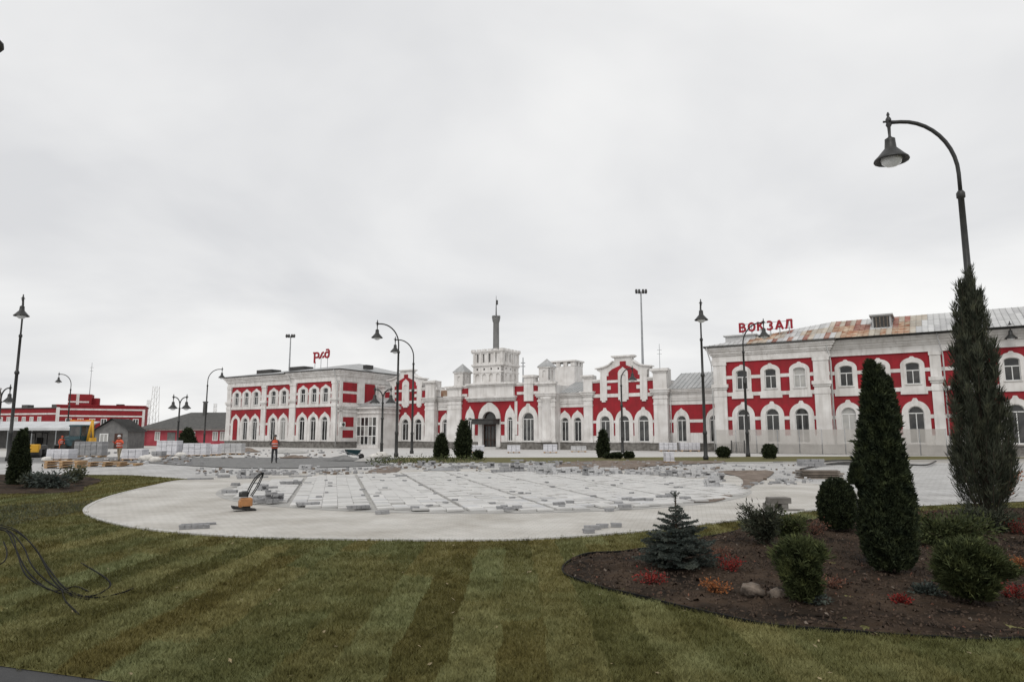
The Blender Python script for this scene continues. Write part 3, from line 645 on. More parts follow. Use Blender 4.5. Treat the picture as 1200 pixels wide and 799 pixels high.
link_range(19.3, 26.2, [20.75, 24.6], 1.1, ridge=9.6)
def pavilion(c):
    yf = 4.0; wins = [c - 2.55, c, c + 2.5]; x0, x1 = c - 5.4, c + 5.6
    hs = [low_win(q, yf, 1.3, 4.25, so_=.52) for q in wins]
    body(x0, x1, yf, 13, 8.4, hs)
    cuts = [(q, 1.17) for q in wins]
    band(x0, x1, yf, .96, 1.8, .06, cuts, 'dado'); band(x0 + 1.2, x1 - 1.7, yf, 3.35, 3.68, .07, cuts)
    one('plinth', 'plinth', (x0 - .1, x1 + .1, yf - .26, yf + .3, 0, .9), (x0 - .12, x1 + .12, yf - .32, yf + .3, .9, .958))
    one('band', 'white', (x0 + 1.2, c - 3.1, yf - .08, yf + .3, 6.55, 6.98), (c - 2.2, c - .66, yf - .08, yf + .3, 6.55, 6.98), (c + .66, c + 2.2, yf - .08, yf + .3, 6.55, 6.98), (c + 3.1, x1 - 1.7, yf - .08, yf + .3, 6.55, 6.98))
    for a, b in ((c - 3.1, c - 2.2), (c + 2.2, c + 3.1)):
        one('lesene', 'white', (a, b, yf - .15, yf + .3, 6.15, 9.2), (a + .2, b - .2, yf - .15, yf + .3, 5.95, 6.15))
    one('coping', 'white', (x0 + 1.2, c - 3.1, yf - .1, yf + .6, 8.42, 8.62), (x0 + 1.2, c - 3.1, yf - .22, yf + .6, 8.62, 8.82), (c + 3.1, x1 - 1.7, yf - .1, yf + .6, 8.42, 8.62), (c + 3.1, x1 - 1.7, yf - .22, yf + .6, 8.62, 8.82))
    # flared gable
    g = [(-3.1, 8.4), (3.1, 8.4), (3.1, 9.7), (3.55, 9.98), (3.55, 10.12), (2.6, 10.25), (1.9, 10.5), (1.15, 11.0), (1.15, 11.35), (1.4, 11.45), (1.4, 11.62), (-1.4, 11.62), (-1.4, 11.45), (-1.15, 11.35), (-1.15, 11.0), (-1.9, 10.5), (-2.6, 10.25), (-3.55, 10.12), (-3.55, 9.98), (-3.1, 9.7)]
    MB().plate([(c + a, b) for a, b in g], [], yf - .06, yf + .7, True).build('gable', M['white'], ST)
    MB().plate([(c + a, b) for a, b in [(-3.75, 10.12), (-2.6, 10.25), (-1.9, 10.5), (-1.35, 10.9), (-1.35, 11.06), (-1.9, 10.66), (-2.65, 10.4), (-3.75, 10.26)][::-1]], [], yf - .3, yf + .8, True).build('gable_coping', M['white'], ST)
    MB().plate([(c + a, b) for a, b in [(3.75, 10.12), (2.6, 10.25), (1.9, 10.5), (1.35, 10.9), (1.35, 11.06), (1.9, 10.66), (2.65, 10.4), (3.75, 10.26)]], [], yf - .3, yf + .8, True).build('gable_coping', M['white'], ST)
    one('gable_coping', 'white', (c - 1.5, c + 1.5, yf - .3, yf + .8, 11.5, 11.68))
    rp_ = [(-2.25, 8.68), (-.66, 8.68), (-.66, 9.5), (-.5, 9.85), (0, 10.15), (.5, 9.85), (.66, 9.5), (.66, 8.68), (2.25, 8.68), (2.25, 9.2), (1.95, 9.2), (1.95, 9.65), (1.5, 10.0), (.9, 10.25), (.4, 10.45), (.4, 10.95), (-.4, 10.95), (-.4, 10.45), (-.9, 10.25), (-1.5, 10.0), (-1.95, 9.65), (-1.95, 9.2), (-2.25, 9.2)]
    MB().plate([(c + a, b) for a, b in rp_], [], yf - .10, yf).build('red_panel', M['red'], ST)
    one('band', 'white', (c - 2.2, c - .66, yf - .085, yf + .2, 8.35, 8.66), (c + .66, c + 2.2, yf - .085, yf + .2, 8.35, 8.66))
    for a in (-2.2, 1.7): one('rustic_block', 'white', (c + a, c + a + .5, yf - .07, yf + .2, 7.5, 7.95))
    # centre niche
    MB().plate(arch(c, 1.32, 6.2, 9.45, .62, 12, .18, 20), [arch(c, .7, 6.9, 9.0, .35, 12)], yf - .17, yf + .05).build('niche_surround', M['white'], ST)
    MB().plate(arch(c, .74, 6.86, 9.0, .37, 12), [], yf - .068, yf).build('niche_panel', M['white'], ST)
    one('lesene', 'white', (c - .42, c + .42, yf - .17, yf + .05, 5.98, 6.2))
    capz = [(.96, 1.4, .06), (5.5, 5.7, .05), (6.2, 6.45, .08), (6.75, 6.95, .16), (6.95, 7.2, .3), (7.2, 7.35, .4)]
    pilaster(x0, x0 + 1.2, yf, .96, 9.2, .22, capz + [(9.0, 9.2, .1), (9.2, 9.42, .25)], 'pilaster')
    pilaster(x1 - 1.7, x1, yf, .96, 9.5, .26, capz + [(9.3, 9.5, .1), (9.5, 9.8, .3)], 'pilaster')
    one('parapet_pier', 'white', (x0, x0 + 1.2, yf + .021, yf + 1.2, 8.41, 9.4), (x1 - 1.7, x1, yf + .021, yf + 1.4, 8.41, 9.78))
    one('roof', 'roofgrey', (x0 + .2, x1 - .2, yf + .75, 12.9, 8.402, 8.52))
pavilion(13.75); pavilion(-21.3)
# ---- tower block
yf = 3.4
hs = [arch(-5.72, 2.3, 0.0, 3.95, 1.15)]
hs += [low_win(-2.4, yf, .8, 4.3, 1.1, .42, .35, archtop=5.55), low_win(-9.0, yf, .8, 4.3, 1.1, .42, .35, archtop=5.55), low_win(.43, yf, 1.75, 4.85, 1.1, .62, .3, archtop=5.75, mull=2)]
hs[0] = arch(-5.72, 2.3, .05, 3.95, 1.15)
body(-12.9, 4.6, yf, 13, 8.4, hs)
MB().plate(arch(-5.72, 3.65, .3, 3.95, 2.25, 18, .12, 12), [arch(-5.72, 2.3, .31, 3.95, 1.15)], yf - .16, yf + .01).build('portal_surround', M['white'], ST)
d_ = MB(); d_.plate(arch(-5.72, 2.3, .05, 3.95, 1.15), [arch(-5.72, 2.06, 3.3, 3.95, 1.03), [(-6.75, .15), (-5.77, .15), (-5.77, 3.1), (-6.75, 3.1)], [(-5.67, .15), (-4.69, .15), (-4.69, 3.1), (-5.67, 3.1)]], yf + .25, yf + .35)
dr = d_.build('door', M['doorwood'], ST)
MB().plate(arch(-5.72, 2.16, .1, 3.95, 1.08), [], yf + .31, yf + .32).build('pane', M['glass'], dr)
for x in (-6.26, -5.18): one('glazing_bar', 'doorwood', (x - .035, x + .035, yf + .27, yf + .3, .15, 3.1), (x - .45, x + .45, yf + .265, yf + .3, 1.2, 1.28), parent=dr)
cn = MB(); cn.box(-7.45, -4.0, 1.6, yf - .1, 3.35, 3.95); cn.box(-7.55, -3.9, 1.5, yf - .1, 3.95, 4.08); cn.build('canopy', M['darkmetal'], ST)
band(-12.9, 4.6, yf, .96, 1.85, .06, [(-5.72, 1.9), (-2.4, .82), (-9.0, .82), (.43, 1.5)], 'dado')
band(-10.4, 2.1, yf, 3.35, 3.68, .07, [(-5.72, 1.83), (-2.4, .82), (-9.0, .82), (.43, 1.5)])
one('plinth', 'plinth', (-13.0, -7.65, yf - .26, yf + .3, 0, .9), (-3.8, 4.7, yf - .26, yf + .3, 0, .9), (-13.0, -7.65, yf - .32, yf + .3, .9, .958), (-3.8, 4.7, yf - .32, yf + .3, .9, .958))
one('steps', 'walk', (-7.9, -3.6, 1.6, yf - .33, .0, .15), (-7.6, -3.9, 2.1, yf - .33, .15, .3))
one('pier', 'white', (-1.65, -1.25, yf - .12, yf + .1, 1.9, 6.4))
# big entablature over the portal, base of the tower
one('entablature', 'white', (-9.3, -1.5, yf - .2, yf + .6, 6.45, 6.65), (-9.4, -1.4, yf - .45, yf + .6, 6.65, 6.9), (-9.5, -1.3, yf - .7, yf + .6, 6.9, 7.15), (-9.1, -1.7, yf - .35, yf + .6, 7.15, 8.55), (-9.3, -1.5, yf - .55, yf + .6, 8.55, 8.75), (-9.45, -1.35, yf - .75, yf + .9, 8.75, 8.95), (-9.4, -1.4, yf + .3, 11, 8.2, 8.93))
tx0, tx1, ty0, ty1 = -9.7, -4.7, 5.0, 9.3
tw = MB()
fh = [arch(tx0 + .75 + i * 1.17, .72, 9.35, 10.15, .36, 8) for i in range(4)]
tw.plate([(tx0, 8.9), (tx1, 8.9), (tx1, 13.5), (tx0, 13.5)], fh + [[(tx0 + .62 + i * 1.02, 12.1), (tx0 + .92 + i * 1.02, 12.1), (tx0 + .92 + i * 1.02, 13.3), (tx0 + .62 + i * 1.02, 13.3)] for i in range(5)][:4] + [[(tx0 + .7 + i * 1.2 - .14, 11.0), (tx0 + .7 + i * 1.2 + .14, 11.0), (tx0 + .7 + i * 1.2 + .14, 11.28), (tx0 + .7 + i * 1.2 - .14, 11.28)] for i in range(4)], ty0, ty0 + .3)
sh = MB().plate([(0, 8.9), (4.3, 8.9), (4.3, 13.5), (0, 13.5)], [arch(.9 + i * 1.25, .66, 9.35, 10.15, .33, 8) for i in range(3)] + [[(.75 + i * 1.1, 12.1), (1.05 + i * 1.1, 12.1), (1.05 + i * 1.1, 13.3), (.75 + i * 1.1, 13.3)] for i in range(3)] + [[(.8 + i * 1.2, 11.0), (1.08 + i * 1.2, 11.0), (1.08 + i * 1.2, 11.28), (.8 + i * 1.2, 11.28)] for i in range(3)], 0, .3)
tw.add([(tx1 - y, ty0 + x, z) for x, y, z in sh.v], sh.f)
tw.add([(tx0, ty0, 8.9), (tx0, ty1, 8.9), (tx0, ty1, 13.5), (tx0, ty0, 13.5), (tx1, ty1, 8.9), (tx1, ty1, 13.5)], [(0, 3, 2, 1), (1, 2, 5, 4)])
tw.box(tx0 + .02, tx1 - .02, ty0 + .02, ty1 - .02, 13.4, 13.49)
TWR = tw.build('tower', M['white'], ST)
one('tower_void', 'darkmetal', (tx0 + .34, tx1 - .34, ty0 + .34, ty1 - .34, 11.9, 13.39), (tx0 + .34, tx1 - .34, ty0 + .34, ty1 - .34, 10.95, 11.35), parent=TWR)
one('tower_niches', 'white', (tx0 + .2, tx1 - .2, ty0 + .2, ty1 - .2, 9.0, 10.9), parent=TWR)
stack('tower_cornice', tx0, tx1, ty0, ty1, [(8.95, 9.2, .12), (10.62, 10.8, .08), (11.5, 11.65, .10), (11.65, 11.85, .22)], parent=TWR)
stack('tower_parapet', tx0, tx1, ty0, ty1, [(13.42, 13.6, .15), (13.6, 13.72, .26)], parent=TWR)
for i in range(6): one('merlon', 'white', (tx0 - .2 + i * .95, tx0 + .4 + i * .95, ty0 - .24, ty0 + .1, 13.72, 13.98), parent=TWR)
for i in range(5): one('merlon', 'white', (tx1 - .1, tx1 + .24, ty0 + .15 + i * .95, ty0 + .72 + i * .95, 13.721, 13.98), parent=TWR)
for i in range(5): one('tower_pier', 'white', (tx0 + .05 + i * 1.175, tx0 + .35 + i * 1.175, ty0 - .14, ty0 + .05, 11.86, 13.42), parent=TWR)
for i in range(4): one('tower_pier', 'white', (tx1 - .05, tx1 + .14, ty0 + .05 + i * 1.3, ty0 + .35 + i * 1.3, 11.86, 13.42), parent=TWR)
ms = MB(); cx_, cy_ = -7.75, 8.0
ms.lathe([(.52, 13.4), (.52, 14.4), (.46, 14.45), (.43, 18.2), (.54, 18.5), (.60, 18.9), (.52, 18.95), (.1, 19.0)], (cx_, cy_, 0), 14)
for i in range(8):
    a = i * math.pi / 4; ms.box(-.14, .14, -.08, .08, 18.9, 19.25, Matrix.Translation((cx_ + .52 * math.cos(a), cy_ + .52 * math.sin(a), 0)) @ Matrix.Rotation(a + math.pi / 2, 4, 'Z'))
mast = ms.build('mast', M['mastgrey'], TWR); MB().tube([(cx_, cy_, 19), (cx_, cy_, 20.6), (cx_, cy_, 22.3)], [.10, .07, .02], 6).build('spike', M['darkmetal'], TWR)
one('vane', 'darkmetal', (cx_ + .02, cx_ + .3, cy_ - .02, cy_ + .02, 20.9, 21.6), parent=TWR)
# flank piers with little turrets
def turret(x0, x1, y0, zb, ze, za):
    mb = MB(); y1 = y0 + (x1 - x0)
    hw = [arch((x0 + x1) / 2, .5, zb + .55, zb + 1.3, .25, 8)]
    mb.plate([(x0, zb), (x1, zb), (x1, ze), (x0, ze)], hw, y0, y0 + .2)
    sd_ = MB().plate([(0, zb), (x1 - x0, zb), (x1 - x0, ze), (0, ze)], [arch((x1 - x0) / 2, .5, zb + .55, zb + 1.3, .25, 8)], 0, .2)
    mb.add([(x1 - y, y0 + x, z) for x, y, z in sd_.v], sd_.f)
    mb.box(x0 + .15, x1 - .15, y0 + .15, y1 - .15, zb, ze - .1)
    mb.add([(x0, y0, zb), (x0, y1, zb), (x0, y1, ze), (x0, y0, ze), (x1, y1, zb), (x1, y1, ze)], [(0, 3, 2, 1), (1, 2, 5, 4)])
    mb.box(x0 - .14, x1 + .14, y0 - .14, y1 + .14, ze, ze + .16); mb.box(x0 - .1, x1 + .1, y0 - .1, y1 + .1, zb - .2, zb + .18)
    t_ = mb.build('turret', M['white'], ST); xm, ym = (x0 + x1) / 2, (y0 + y1) / 2; e_ = .2
    MB().add([(x0 - e_, y0 - e_, ze + .161), (x1 + e_, y0 - e_, ze + .161), (x1 + e_, y1 + e_, ze + .161), (x0 - e_, y1 + e_, ze + .161), (xm, ym, za)], [(0, 1, 4), (1, 2, 4), (2, 3, 4), (3, 0, 4), (3, 2, 1, 0)]).build('turret_roof', M['roofgrey'], t_)
turret(-12.5, -10.75, 4.2, 8.75, 10.7, 12.15); turret(1.6, 3.2, 4.2, 8.9, 10.75, 12.05); turret(8.9, 10.0, 9.0, 9.0, 10.0, 11.2)
pz = [(.96, 1.4, .07), (5.5, 5.7, .05), (6.2, 6.45, .10), (6.75, 6.95, .18), (6.95, 7.2, .32), (7.2, 7.35, .42), (8.3, 8.5, .12), (8.5, 8.75, .3)]
pilaster(-12.9, -10.45, yf, .96, 8.5, .26, pz); pilaster(2.1, 4.6, yf, .96, 8.5, .3, pz)
rc = MB().lathe([(.78, .96), (.78, 1.4), (.66, 1.5), (.62, 6.2), (.78, 6.45), (.85, 6.75), (.7, 6.8)], (3.35, yf - .25, 0), 18).build('column', M['white'], ST)
one('parapet', 'white', (-10.4, 2.1, yf + .02, yf + .5, 8.4, 8.62), (-10.4, 2.1, yf - .12, yf + .5, 8.62, 8.82))
one('band', 'white', (-1.3, 2.1, yf - .08, yf + .1, 7.25, 7.62), (-10.4, -9.5, yf - .08, yf + .1, 7.25, 7.62))
one('chimney_pier', 'white', (-.15, 1.25, yf - .2, yf + 1.2, 6.35, 9.5), (-.3, 1.4, yf - .35, yf + 1.3, 9.5, 9.8), (-.25, 1.35, yf - .25, yf + 1.2, 8.62, 8.8))
# battlemented block behind
rb = MB(); rb.box(-.7, 3.4, 11.2, 13.8, 7.5, 11.6)
for i in range(4): rb.box(-.7 + i * 1.17, -.1 + i * 1.17, 11.15, 11.5, 11.6, 12.2)
for i in range(3): rb.box(3.1, 3.45, 11.2 + i * 1.0, 11.8 + i * 1.0, 11.6, 12.2)
rb.box(-.9, 3.6, 11.0, 14.0, 12.2, 12.4); rb.build('battlement', M['white'], ST)
# link attic with rusty boards left of the tower, tall pier
one('attic', 'white', (-15.7, -12.9, 4.9, 9, 7.2, 8.5), (-17.1, -15.5, 4.0 + .03, 6, 8.41, 8.9))
one('attic_sheet', 'roofrust', (-15.3, -13.2, 4.82, 4.9, 7.45, 8.35))
# ---- roofs of the wings
def hip(x0, x1, y0, y1, z0, zr, hx0, hx1, mat_='roofgrey', yr=None):
    yr = yr or (y0 + y1) / 2
    return MB().add([(x0, y0, z0), (x1, y0, z0), (x1, y1, z0), (x0, y1, z0), (hx0, yr, zr), (hx1, yr, zr)], [(0, 1, 5, 4), (1, 2, 5), (2, 3, 4, 5), (3, 0, 4)]).build('roof', M[mat_], ST)
hip(-54.7, -37.2, -4.1, 12.9, 11.401, 12.9, -50, -39); hip(-38.1, -26.0, -5.1, 12.9, 11.404, 13.1, -34, -31)
one('roof_box', 'darkmetal', (-51.0, -47.2, 0, 2, 11.9, 12.75)); one('roof_box', 'darkmetal', (-44.0, -40.5, 1, 3, 12.0, 13.0)); one('roof_box', 'darkmetal', (-26.9, -26.2, .5, 2.0, 11.8, 12.4))
# right wing: big metal roof laid in sheets, some rusty
RX = [25.2, 37.4, 68.8]; ye, yr, ze, zr = -.85, 6.5, 11.401, 14.15
def roof_pt(x, t):
    """t 0 at the eave, 1 at the ridge; left end is a long hip"""
    if x < 37.4: zc = ze + (zr - ze) * max(.02, (x - 25.2) / 12.2); yc = ye + (yr - ye) * max(.02, (x - 25.2) / 12.2)
    else: zc, yc = zr, yr
    return (x, ye + (yc - ye) * t, ze + (zc - ze) * t)
rroof = MB()
for a, b in ((25.2, 37.4), (37.4, 68.8)):
    rroof.add([roof_pt(a, 0), roof_pt(b, 0), roof_pt(b, 1), roof_pt(a, 1)], [(0, 1, 2, 3)])
rroof.add([(25.2, ye, ze), (37.4, yr, zr), (25.2, 13.85, ze)], [(0, 1, 2)]); rroof.add([(37.4, yr, zr), (68.8, yr, zr), (68.8, 13.85, ze), (25.2, 13.85, ze)], [(0, 3, 2, 1)]); rroof.add([(68.8, ye, ze), (68.8, 13.85, ze), (68.8, yr, zr)], [(0, 1, 2)])
RR = rroof.build('roof', M['roofgrey'], ST)
rr = random.Random(11); x = 25.3
while x < 68:
    wd = .5; nrow = 1 if x < 28 else 3
    for j in range(nrow):
        t0, t1 = j / nrow + .004, (j + 1) / nrow - .004
        rusty = 29.5 < x < 46.8
        r_ = rr.random(); base = mnoise.noise(Vector((x * .42, j * .55, 3.3))) + .35 * mnoise.noise(Vector((x * 1.3, j * 1.1, 9)))
        mt_ = 'roofpale'
        if rusty and base > .10 and r_ < .85: mt_ = 'roofrust'
        elif rusty and (r_ < .10 or -.08 < base): mt_ = 'roofred' if r_ < .22 else 'roofcream'
        pp = [Vector(roof_pt(x + .01, t0)), Vector(roof_pt(x + wd - .01, t0)), Vector(roof_pt(x + wd - .01, t1)), Vector(roof_pt(x + .01, t1))]
        nn = (pp[1] - pp[0]).cross(pp[3] - pp[0]).normalized(); h0 = .02 + rr.uniform(0, .012)
        sd_ = [p + nn * h0 for p in pp]; ml = MB(); ml.add(pp + sd_, [(4, 5, 6, 7), (0, 4, 7, 3), (1, 2, 6, 5), (0, 1, 5, 4)])
        ml.add([pp[0] + nn * h0, pp[0] + nn * (h0 + .05), pp[3] + nn * (h0 + .05), pp[3] + nn * h0, pp[0] + nn * h0 + Vector((.03, 0, 0)), pp[0] + nn * (h0 + .05) + Vector((.03, 0, 0)), pp[3] + nn * (h0 + .05) + Vector((.03, 0, 0)), pp[3] + nn * h0 + Vector((.03, 0, 0))], [(0, 1, 2, 3), (1, 5, 6, 2), (4, 7, 6, 5)])
        ml.build('roof_sheet', M[mt_], RR)
    x += wd
dm = MB(); dm.box(41.5, 43.2, 2.2, 5.2, 12.3, 13.75); dm.box(41.3, 43.4, 2.0, 5.2, 13.75, 13.9); DM = dm.build('dormer', M['roofgrey'], ST)
one('dormer_louvre', 'darkmetal', (41.65, 43.05, 2.17, 2.25, 12.55, 13.65), parent=DM)
for i in range(4): one('louvre_post', 'oldwood', (41.85 + i * .33, 41.95 + i * .33, 2.12, 2.2, 12.55, 13.65), parent=DM)
one('roof_box', 'roofpale', (26.9, 30.1, 2.0, 4.5, 11.9, 12.75), (26.7, 30.3, 1.8, 4.7, 12.75, 12.88))
# rainwater pipes
for x, yb_ in ((25.9, -.05), (37.75, .25), (47.3, .45), (-36.95, -4.0), (-26.85, -4.35)):
    MB().tube([(x - .35, yb_ - .75, 11.3), (x - .3, yb_ - .7, 10.9), (x - .05, yb_ - .28, 9.6), (x, yb_ - .28, 9.2), (x, yb_ - .28, .3)], .065, 7).build('rainwater_pipe', M['roofpale'], ST)
MB().tube([(19.55, 4.35, 7.0), (19.55, 4.35, .3)], .065, 7).build('rainwater_pipe', M['roofpale'], ST)

# ---- lettering on the roofs
def st_loc(s_, y, z=0): return (s_ * math.cos(AL) + y * math.sin(AL), 88.2 - s_ * math.sin(AL) + y * math.cos(AL), z)
def stroke(pts, wd, dep=.14):
    """flat band that follows a path in the x-z plane"""
    mb = MB(); P = [Vector(p) for p in pts]; n = len(P); L_, R_ = [], []
    for i in range(n):
        d = (P[min(i + 1, n - 1)] - P[max(i - 1, 0)]).normalized(); q = Vector((-d.y, d.x)) * wd / 2
        L_.append(P[i] + q); R_.append(P[i] - q)
    for i in range(n - 1):
        a = [L_[i], R_[i], R_[i + 1], L_[i + 1]]
        mb.add([(v.x, 0, v.y) for v in a] + [(v.x, dep, v.y) for v in a], [(0, 1, 2, 3), (7, 6, 5, 4), (0, 3, 7, 4), (1, 5, 6, 2), (0, 4, 5, 1), (2, 6, 7, 3)])
    return mb
bow = lambda cx, cz, rx, rz, a0, a1, n=10: [(cx + rx * math.cos(R(a0 + (a1 - a0) * i / n)), cz + rz * math.sin(R(a0 + (a1 - a0) * i / n))) for i in range(n + 1)]
GL = {'В': [[(.1, 0), (.1, 1)], [(.0, .93), (.36, .93)] + bow(.36, .73, .2, .2, 90, -90, 6) + [(.0, .53)], [(.2, .53), (.42, .53)] + bow(.42, .3, .22, .23, 90, -90, 6) + [(.0, .07)]],
 'О': [bow(.38, .5, .30, .42, 0, 360, 20)], 'К': [[(.1, 0), (.1, 1)], [(.1, .42), (.62, 1)], [(.28, .6), (.68, 0)]],
 'З': [bow(.30, .73, .25, .21, 140, -90, 9), bow(.30, .29, .28, .23, 90, -145, 9)], 'А': [[(.03, 0), (.36, 1)], [(.36, 1), (.72, 0)], [(.18, .3), (.58, .3)]],
 'Л': [[(.0, .06), (.12, .1), (.2, .5), (.24, .94)], [(.14, .93), (.68, .93)], [(.62, 0), (.62, 1)]]}
sg = thing('rooftop_sign', st_loc(28.75, 2.2, 12.2), 'red rooftop letters reading ВОКЗАЛ above the right wing', 'sign', rz=-AL)
for i, ch in enumerate('ВОКЗАЛ'):
    lt = MB()
    for q, st_ in enumerate(GL[ch]):
        g = stroke([(a * 1.05 - .38, b * 1.0) for a, b in st_], .21, .16); lt.add([(a, b + .003 * q, c) for a, b, c in g.v], g.f)
    lt.build('letter', M['signred'], sg, (i * .97, 0, .98))
fr = MB()
for i in range(6):
    fr.box(i * .97 - .03, i * .97 + .03, .08, .14, -.6, 1.9); fr.tube([(i * .97, .11, 1.5), (i * .97, 1.2, -.1)], .02, 5)
fr.box(-.4, 5.3, .08, .13, 1.05, 1.1); fr.box(-.4, 5.3, .08, .13, 1.8, 1.85); fr.build('sign_frame', M['steel'], sg)
lg = thing('logo_sign', st_loc(-34.0, -3.0, 12.2), 'red stylised railway logo letters standing on the left wing roof', 'sign', rz=-AL)
stroke([(.0, 1.42), (.28, 1.40), (.30, 1.3), (.30, -.1), (.52, -.1)], .27).build('letter', M['signred'], lg, (0, 0, .7))
stroke([(.42, 1.38), (.85, 1.38)] + bow(.85, 1.03, .33, .35, 90, -90, 8) + [(.42, .68)], .27).build('letter', M['signred'], lg, (0, .004, .7))
stroke([(1.25, .55), (1.55, .62), (1.95, 1.3), (2.25, 1.38)], .28).build('letter', M['signred'], lg, (0, 0, .7))
stroke([(2.0, .62), (2.18, .66), (2.28, .86)], .27).build('letter', M['signred'], lg, (0, .004, .7))
stroke(bow(2.95, .97, .40, .40, 60, 300, 12), .27).build('letter', M['signred'], lg, (0, 0, .7))
stroke([(2.75, 1.72), (3.2, 1.74), (3.38, 1.55), (3.38, .98), (3.30, .66), (3.1, .56)], .27).build('letter', M['signred'], lg, (0, .004, .7))
fr = MB()
for x in (.3, 1.6, 3.0): fr.box(x - .03, x + .03, .16, .22, -.6, 1.6)
fr.build('sign_frame', M['steel'], lg)
# ------------------------------------------------------------------ street lamps and masts
def lamp_meshes(H=11.7, reach=1.9, double=False):
    pole = MB(); k = H / 11.7
    pole.lathe([(.20, 0), (.20, .25 * k), (.15, .35 * k), (.14, 1.9 * k), (.165, 1.95 * k), (.165, 2.1 * k), (.115, 2.2 * k), (.105, 6.25 * k), (.15, 6.3 * k), (.17, 6.4 * k), (.13, 6.5 * k), (.095, 6.55 * k), (.085, 9.0 * k), (.12, 9.03 * k), (.12, 9.18 * k), (.075, 9.25 * k)], (0, 0, 0), 12)
    zb, zt = 9.2 * k, H - .12
    def armpts(s_):
        p = [(0, 0, zb), (0, 0, zb + (zt - zb) * .25)]
        for i in range(1, 11):
            a = math.pi / 2 * i / 10; p.append((s_ * reach * .82 * (1 - math.cos(a)), 0, zb + (zt - zb) * (.25 + .75 * math.sin(a))))
        return p + [(s_ * reach, 0, zt)]
    arms, heads = [], []
    for s_ in ((1, -1) if double else (1,)):
        arms.append(MB().tube(armpts(s_), [.06] * 13, 8))
        h_ = MB(); x = s_ * reach
        h_.lathe([(.02, .34), (.05, .26), (.03, .2), (.08, .12), (.085, .05), (.06, 0), (.09, -.08), (.05, -.16), (.04, -.45), (.07, -.5), (.15, -.55), (.15, -.62), (.17, -.85), (.24, -.93), (.40, -1.12), (.50, -1.22), (.50, -1.27), (.45, -1.26), (.2, -.98), (.02, -.95)][::-1], (x, 0, zt), 16)
        h_.tube([(x - .16, 0, zt + .03), (x + .16, 0, zt + .03)], .035, 6); h_.tube([(x, -.13, zt + .03), (x, .13, zt + .03)], .03, 6)
        g = MB(); g.lathe([(.0, -1.46), (.15, -1.43), (.27, -1.34), (.31, -1.22), (.30, -1.14), (0, -1.14)], (x, 0, zt), 14)
        heads.append((h_, g))
    return (pole.mesh('pole', M['iron']), [a.mesh('arm', M['iron']) for a in arms], [(a.mesh('lamp_shade', M['iron']), b.mesh('lamp_bowl', M['lampglass'])) for a, b in heads])
LM = {('s', 11.7): lamp_meshes(), ('d', 6.2): lamp_meshes(6.2, .75, True), ('s', 9.2): lamp_meshes(9.2, 1.5)}
def lamp(X, Y, ang, label, key=('s', 11.7), group=None):
    t = thing('street_lamp', (X, Y, 0.02), label, 'street lamp', group or 'curved arm lamps round the square', rz=ang)
    p, a, h_ = LM[key]; link('pole', p, t)
    for q in a: link('arm', q, t)
    for s_, g in h_:
        o = link('lamp_shade', s_, t); link('lamp_bowl', g, o)
def at(px, Y): return ((px - CX) / F * Y * 1.0, Y)          # X of a pole seen at that column near the horizon
def lampat(px, Y, ang, label, **k):
    X = (px - CX) / F * Y / 1.0; lamp(X, Y, R(ang), label, **k)
lampat(1147, 20.1, 172, 'tall black curved street lamp behind the tall juniper')
lampat(824, 52, 256, 'tall black street lamp with head towards viewer, left of the right wing')
lampat(18, 50, 304, 'tall black street lamp rising behind the small thuja at far left')
lampat(466, 60, 196, 'taller of two left-facing lamps before the glazed porch')
lampat(484, 70, 190, 'shorter of two left-facing lamps before the left gable')
lampat(873, 60, -40, 'curved lamp in front of the first letters on the right wing')
lampat(243, 101, 15, 'slim lamp with arm turned right at left end of station')
lampat(83, 110, 190, 'distant lamp with arm turned left before the red brick building')
lampat(728, 74, 25, 'lamp in front of the gable right of the tower', key=('s', 9.2))
lampat(1216, 60, 180, 'lamp whose head just enters the right picture edge')
lamp(-13.55, 13.8, 0.0, 'lamp whose shade tip just enters the top left corner')
lampat(212, 77, 0, 'small double lamp before the dark-roofed house', key=('d', 6.2), group='small double lamps')
lampat(449, 64, 0, 'small double lamp beside the glazed porch', key=('d', 6.2), group='small double lamps')
lampat(2.5, 62, 0, 'small double lamp at the left picture edge', key=('d', 6.2), group='small double lamps')
def flood_mast(px, Y, ytop, label):
    X = (px - CX) / F * Y; Z = CAM_H + (510 - ytop) * Y / F * 1.03
    t = thing('floodlight_mast', (X, Y, 0), label, 'mast', 'floodlight masts behind the station')
    MB().lathe([(.28, 0), (.2, Z * .5), (.11, Z - .3), (.11, Z)], (0, 0, 0), 8).build('pole', M['steel'], t)
    MB().tube([(-.75, 0, Z - .2), (.75, 0, Z - .2)], .06, 6).build('crossbar', M['steel'], t)
    for x in (-.75, -.3, .3, .75):
        mb = MB(); mb.box(-.15, .15, -.25, .2, -.3, .25, Matrix.Translation((x, -.15, Z)) @ Matrix.Rotation(R(-35), 4, 'X')); mb.build('floodlight', M['darkmetal'], t)
flood_mast(338, 135, 397, 'slim floodlight mast rising behind the left wing')
flood_mast(754, 105, 345, 'slim floodlight mast rising behind the right gable')
def antenna(px, Y, ytop, label, r_=.05):
    X = (px - CX) / F * Y; Z = CAM_H + (510 - ytop) * Y / F * 1.02
    mb = MB(); mb.lathe([(r_ * 1.6, 0), (r_, Z * .6), (r_ * .5, Z)], (0, 0, 0), 6)
    for q in (.9, .94): mb.tube([(-.35, 0, Z * q), (.35, 0, Z * q)], r_ * .4, 5)
    o = mb.build('antenna', M['steel'], None, (X, Y, 0)); tag(o, label, 'antenna')
antenna(105.5, 140, 427, 'thin antenna above the red brick building', .09); antenna(774, 105, 405, 'thin antenna right of the right gable', .07); antenna(613, 108, 421, 'short antenna right of the station tower', .16)
